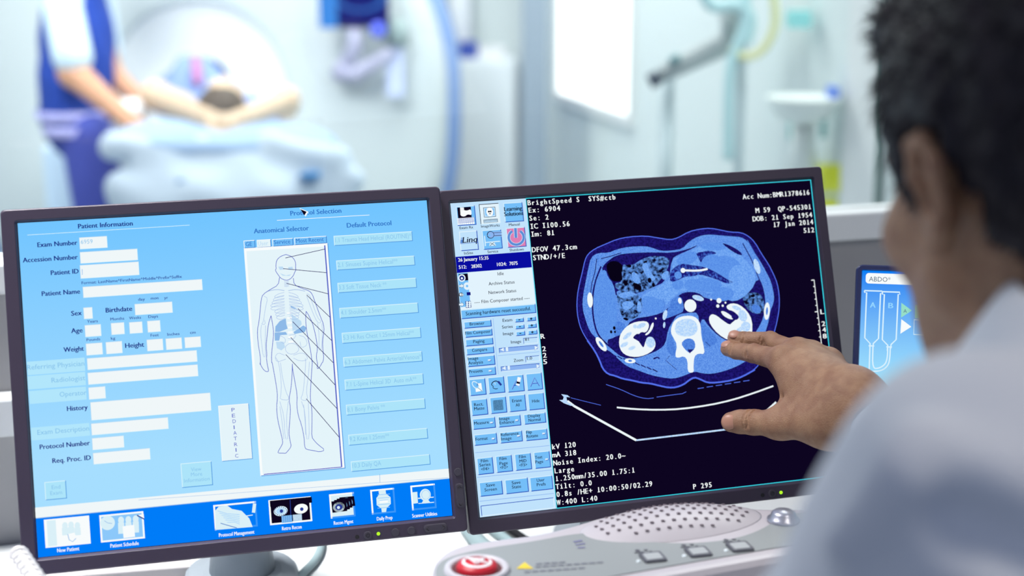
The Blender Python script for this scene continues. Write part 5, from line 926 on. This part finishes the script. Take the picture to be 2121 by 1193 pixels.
obj('lab_coat', (cv, cq), m_coat, man, smooth=True)
leg = Solid()
for s in (-1, 1): h0 = HIP - UP*.3 + bl*.09*s; leg.cone(h0, (h0.x, h0.y, .06), .085, .05, .02).cone((h0.x, h0.y, .045), (h0 + bf*.17).to_tuple()[:2] + (.035,), .042, .035, .02)
lv, lq = nets(leg, [HIP.x - .35, HIP.y - .35, -.01], [HIP.x + .35, HIP.y + .35, HIP.z - .2], .01)
lv[:, 2] = np.maximum(lv[:, 2], .001); obj('trousers', (lv, lq), m_trs, man, smooth=True)

# ---------------------------------------------------------------- the technician and the patient in the scanner room
def rp(n, d): return n*d/F
m_blue = mat('scrub_blue', (30, 62, 150), .7, .2); m_vio = mat('trouser_blue', (70, 82, 166), .75, .2); m_tee = mat('tee_white', (186, 206, 218), .7, .2); m_sk2 = mat('skin_fair', (196, 148, 118), .5, .4, sss=.1); m_sk3 = mat('skin_pale', (204, 180, 154), .5, .4, sss=.1)
ND = 5.4; t = lambda x, y, d=ND: at(x, y, d=d)
tech = empty('person', Matrix.Translation(Vector((t(175, 300).x, t(175, 300).y, 0))), 'person in a blue apron over a white short sleeved shirt bending over the patient', 'person')
tb = Solid()
fh = frame3(-math.pi/2, .5); hc = t(215, -150); head_solid(tb, hc, fh)
tb.cone(hc - Vector((.03,0,.06)), t(165, -10, ND+.1), .055, .06, .03).cone(t(160, 40, ND+.1), t(160, 260, ND+.1), .10, .105, .04)
def little_hand(S, w, d, n, r=.011):
    d = d.normalized(); s_ = d.cross(n).normalized(); S.cone(w, w + d*.07, .026, .030, .02)
    for k in range(4): b = w + d*.075 + s_*(.026 - .0175*k); S.cone(b, b + d*(.065 + .012*(k in (1, 2))) - n*.022, r, r*.75, .006)
    S.cone(w + s_*.022 + d*.02, w + s_*.055 + d*.065, .013, .010, .01)
w1 = t(268, 252, ND-.25); w2_ = t(296, 214, ND+.05)
tb.cone(t(140, 45, ND-.08), t(152, 150, ND-.16), .055, .046, .03).cone(t(152, 150, ND-.16), w1, .050, .030, .03); little_hand(tb, w1, t(320, 274, ND-.27) - w1, Vector((0,-.3,1)))
tb.cone(t(205, 40, ND+.25), t(225, 150, ND+.25), .05, .045, .03).cone(t(225, 150, ND+.25), w2_, .045, .03, .03); little_hand(tb, w2_, t(340, 205, ND+.05) - w2_, Vector((0,-.3,1)))
v_, q_ = nets(tb, [t(40,0).x - .1, ND-.75, .55], [t(380,0).x, ND+.5, 1.75], .008); obj('body', (v_, q_), m_sk2, tech, smooth=True)
hr_ = Solid().ell(hc + Vector((-.02,0,.04)), (.115,.088,.10)).ell(hc + Vector((-.08,0,-.02)), (.05,.06,.08)); hr_.cut(hc + Vector((.10,0,-.06)), (.10,.12,.13))
v_, q_ = nets(hr_, [hc.x-.25, hc.y-.2, hc.z-.25], [hc.x+.25, hc.y+.2, hc.z+.25], .009); obj('hair', (v_, q_), m_hair, tech, smooth=True)
sl_ = Solid().cone(t(128, 10, ND-.10), t(150, 118, ND-.17), .068, .068, .03).cone(t(200, 10, ND+.28), t(216, 110, ND+.28), .066, .066, .03).cone(t(150, -5, ND), t(185, -5, ND+.22), .07, .07, .03)
v_, q_ = nets(sl_, [t(40,0).x, ND-.6, .8], [t(330,0).x, ND+.6, 1.6], .009); obj('shirt', (v_, q_), m_tee, tech, smooth=True)
apn = Solid().ell(t(160, 70, ND+.1), (.125,.19,.20)).ell(t(158, 190, ND+.1), (.125,.18,.20), k=.08).ell(t(170, 265, ND+.1), (.12,.17,.12), k=.06).cone(t(165, -20, ND+.02), t(165, -20, ND+.2), .07, .07, .05)
class Fold:
    def __init__(s, k, a=.004, f=30): s.k = k; s.a = a; s.f = f
    def __call__(s, P): return (s.k(P) + s.a*np.sin(P[:,0]*s.f*1.3 + P[:,2]*s.f*.5)*np.sin(P[:,1]*s.f + P[:,2]*s.f*.8)).astype(np.float32)
v_, q_ = nets(Fold(apn), [t(60,0).x - .1, ND-.5, .6], [t(330,0).x, ND+.6, 1.6], .01); obj('apron', (v_, q_), m_blue, tech, smooth=True)
lg = Solid()
for dy in (-.0, .2):
    h0 = t(178, 280, ND+dy); kn = Vector((t(190,0).x + dy*.1, h0.y, .45)); ft = Vector((t(185,0).x, h0.y, .05)); lg.cone(h0, kn, .088, .068, .04).cone(kn, ft, .068, .055, .03).cone(ft, ft + Vector((.17,0,-.01)), .045, .035, .02)
v_, q_ = nets(lg, [t(60,0).x, ND-.5, -.02], [t(360,0).x, ND+.6, 1.1], .011); v_[:, 2] = np.maximum(v_[:, 2], .001); obj('trousers', (v_, q_), m_vio, tech, smooth=True)
for y_, rr in ((232, .152), (262, .150)):
    c_ = t(160 + (y_-232)*.5, y_, ND+.1); obj('apron_strap', MB().loops([[(c_.x + .138*math.cos(a)*k1, c_.y + .195*math.sin(a)*k1, c_.z + dz) for a in [2*math.pi*j/40 for j in range(40)]] for dz, k1 in ((-.016, .98), (-.014, 1.0), (.014, 1.0), (.016, .98))]), mat('strap_lilac', (184, 184, 238), .6), tech, smooth=True, label='lilac strap of the apron')
# patient on the table
TD = 5.05; zt = t(450, 300, TD).z - .08
ct = empty('patient_table', Matrix.Translation((GX, TD + .4, 0)), 'white patient table leading into the ring scanner', 'table')
X0 = t(455, 0, TD).x
obj('table_top', MB().loops([[(X0 + x, y, zt + z) for x, z in ((-.26,.02),(-.27,-.03),(-.18,-.09),(.18,-.09),(.27,-.03),(.26,.02),(.15,-.015),(-.15,-.015))] for y in (TD - .12, TD + .75)], True, True), m_bore, ct, bevel=.01)
obj('pedestal', MB().box((X0 - .24, TD - .08, 0), (X0 + .24, TD + .7, zt - .10)), m_gan, ct, bevel=.03)
pat = empty('person', Matrix.Translation((X0, TD + .2, zt)), 'patient lying on the scanner table with both arms raised above the head', 'person')
pb_ = Solid(); PHD = 5.2; pc = t(462, 226, PHD)
fp = (Vector((0, .25, .97)), Vector((1, 0, 0)), Vector((0, -.97, .25))); fp = (fp[0].normalized(), fp[1], fp[2].normalized()); head_solid(pb_, pc, fp)
pb_.cone(pc + Vector((0,.10,-.02)), pc + Vector((0,.22,-.04)), .055, .06, .03).ell(pc + Vector((-.05,.46,-.10)), (.17,.30,.08), k=.04)
pc_ = pc + Vector((-.07,0,-.06)); el1, el2 = t(322, 198, 5.2), t(592, 208, 5.2); h1, h2 = t(425, 244, 4.95), t(500, 246, 4.95); s1, s2 = pc + Vector((-.19,.26,-.02)), pc + Vector((.17,.26,-.02))
pb_.cone(s1, el1, .05, .046, .03).cone(el1, h1, .046, .031, .03).cone(s2, el2, .05, .044, .03).cone(el2, h2, .042, .03, .03); little_hand(pb_, h1, t(490, 262, 4.9) - h1, Vector((0,-.2,1))); little_hand(pb_, h2, t(440, 268, 4.86) - h2, Vector((0,-.3,1)))
v_, q_ = nets(pb_, [X0 - .5, TD - .35, zt - .1], [X0 + .5, TD + 1.0, zt + .5], .008); obj('body', (v_, q_), m_sk3, pat, smooth=True)
ph_ = Solid().ell(pc + fp[2]*.03 - fp[0]*.02, (.088,.088,.098)); ph_.cut(pc + Vector((0,.05,.13)), (.12,.10,.09))
v_, q_ = nets(ph_, [pc.x-.2, pc.y-.2, pc.z-.2], [pc.x+.2, pc.y+.2, pc.z+.2], .008); obj('hair', (v_, q_), mat('hair_brown_grey', (74, 62, 52), .6), pat, smooth=True)
gw = Solid().ell(pc + Vector((-.05,.50,-.09)), (.18,.30,.09), k=.05); g_ = lambda x, y: t(x, y, 6.0)
gw.chain([g_(312,182), g_(352,172), g_(380,132), g_(420,132), g_(452,164), g_(490,180)], [rp(14,6)]*6, .03).ell(g_(400,205), (rp(98,6), .25, rp(40,6)), k=.04).ell(g_(400,170), (rp(50,6), .12, rp(40,6)), k=.04)
v_, q_ = nets(Fold(gw, .004, 25), [X0 - .6, TD, zt - .15], [X0 + .6, 6.6, zt + .5], .011); obj('gown', (v_, q_), mat('gown_blue_grey', (124, 146, 192), .75, .2), pat, smooth=True)
sc_ = t(404, 118, 5.72); obj('painted_laser_line', MB().tube([t(405, 122, 5.90), t(408, 150, 5.84), t(410, 172, 5.80)], .018, 10), mat('laser_line_pink', (176, 110, 156), .6), pat, smooth=True, label='laser line on the gown, shaped as a pale pink stripe')  # laser light across the gown, put in as a solid pink tube
pl_ = Solid().ell(t(470, 296, 5.0), (.36, .22, .07)).ell(t(330, 292, 5.0), (.14,.2,.055), k=.05); v_, q_ = nets(Fold(pl_, .003, 24), [X0 - .7, TD - .5, zt - .3], [X0 + .7, TD + .5, zt + .3], .01)
tag(obj('pillow', (v_, q_), mat('pillow_pale_blue', (160, 184, 214), .8, .2), smooth=True), 'pale blue pillow under the raised arms of the patient', 'pillow')
bk = Solid()
for a, b, r1, r2 in (((235,305),(430,318),30,34),((430,318),(700,335),34,32),((300,345),(520,358),34,36),((520,358),(730,372),34,30),((260,388),(480,400),40,42),((480,400),(700,408),42,36),((560,300),(690,330),26,24)): bk.cone(t(*a, 4.85), t(*b, 4.85), rp(r1, 4.85), rp(r2, 4.85), .03)
bk.ell(t(470, 430, 4.9), (.36, .2, .16), k=.06)
v_, q_ = nets(Fold(bk, .006, 20), [X0 - .8, TD - .6, zt - .6], [X0 + .8, TD + .4, zt + .3], .011)
tag(obj('blanket', (v_, q_), mat('blanket_white_blue', (196, 211, 226), .85, .2), smooth=True), 'crumpled white blanket hanging over the near end of the patient table', 'blanket')
tw = t(268, 238, ND-.12); tag(obj('towel_roll', MB().lathe([(.001, -.06), (.04, -.055), (.055, -.02), (.055, .03), (.04, .055), (.001, .06)], 20, tw, (0,1,0), (0,0,1), (1,0,0)), mat('towel_white', (238, 242, 246), .8), smooth=True), 'white rolled towel under the wrist of the person in blue', 'towel')
for x, y in ((386, 378), (640, 366)):
    c_ = t(x, y, 4.74); tag(obj('blue_clip', MB().loops([rrect(c_.x-.03, c_.x+.03, c_.z-.008, c_.z+.008, .006, c_.y), rrect(c_.x-.03, c_.x+.03, c_.z-.008, c_.z+.008, .006, c_.y + .07)], True, True), mat('clip_blue', (60, 130, 190), .5)), 'small blue clip on the white blanket, ' + ('left of the other' if x < 500 else 'right of the other'), 'clip', 'blue clips on the blanket')
tag(obj('waste_bin', MB().box((t(88,0,6.0).x, 5.95, 0), (t(146,0,6.0).x, 6.25, t(0,300,6.0).z)), mat('bin_pale_blue', (196, 220, 240), .5), bevel=.02), 'pale blue bin behind the legs of the person in blue', 'bin')
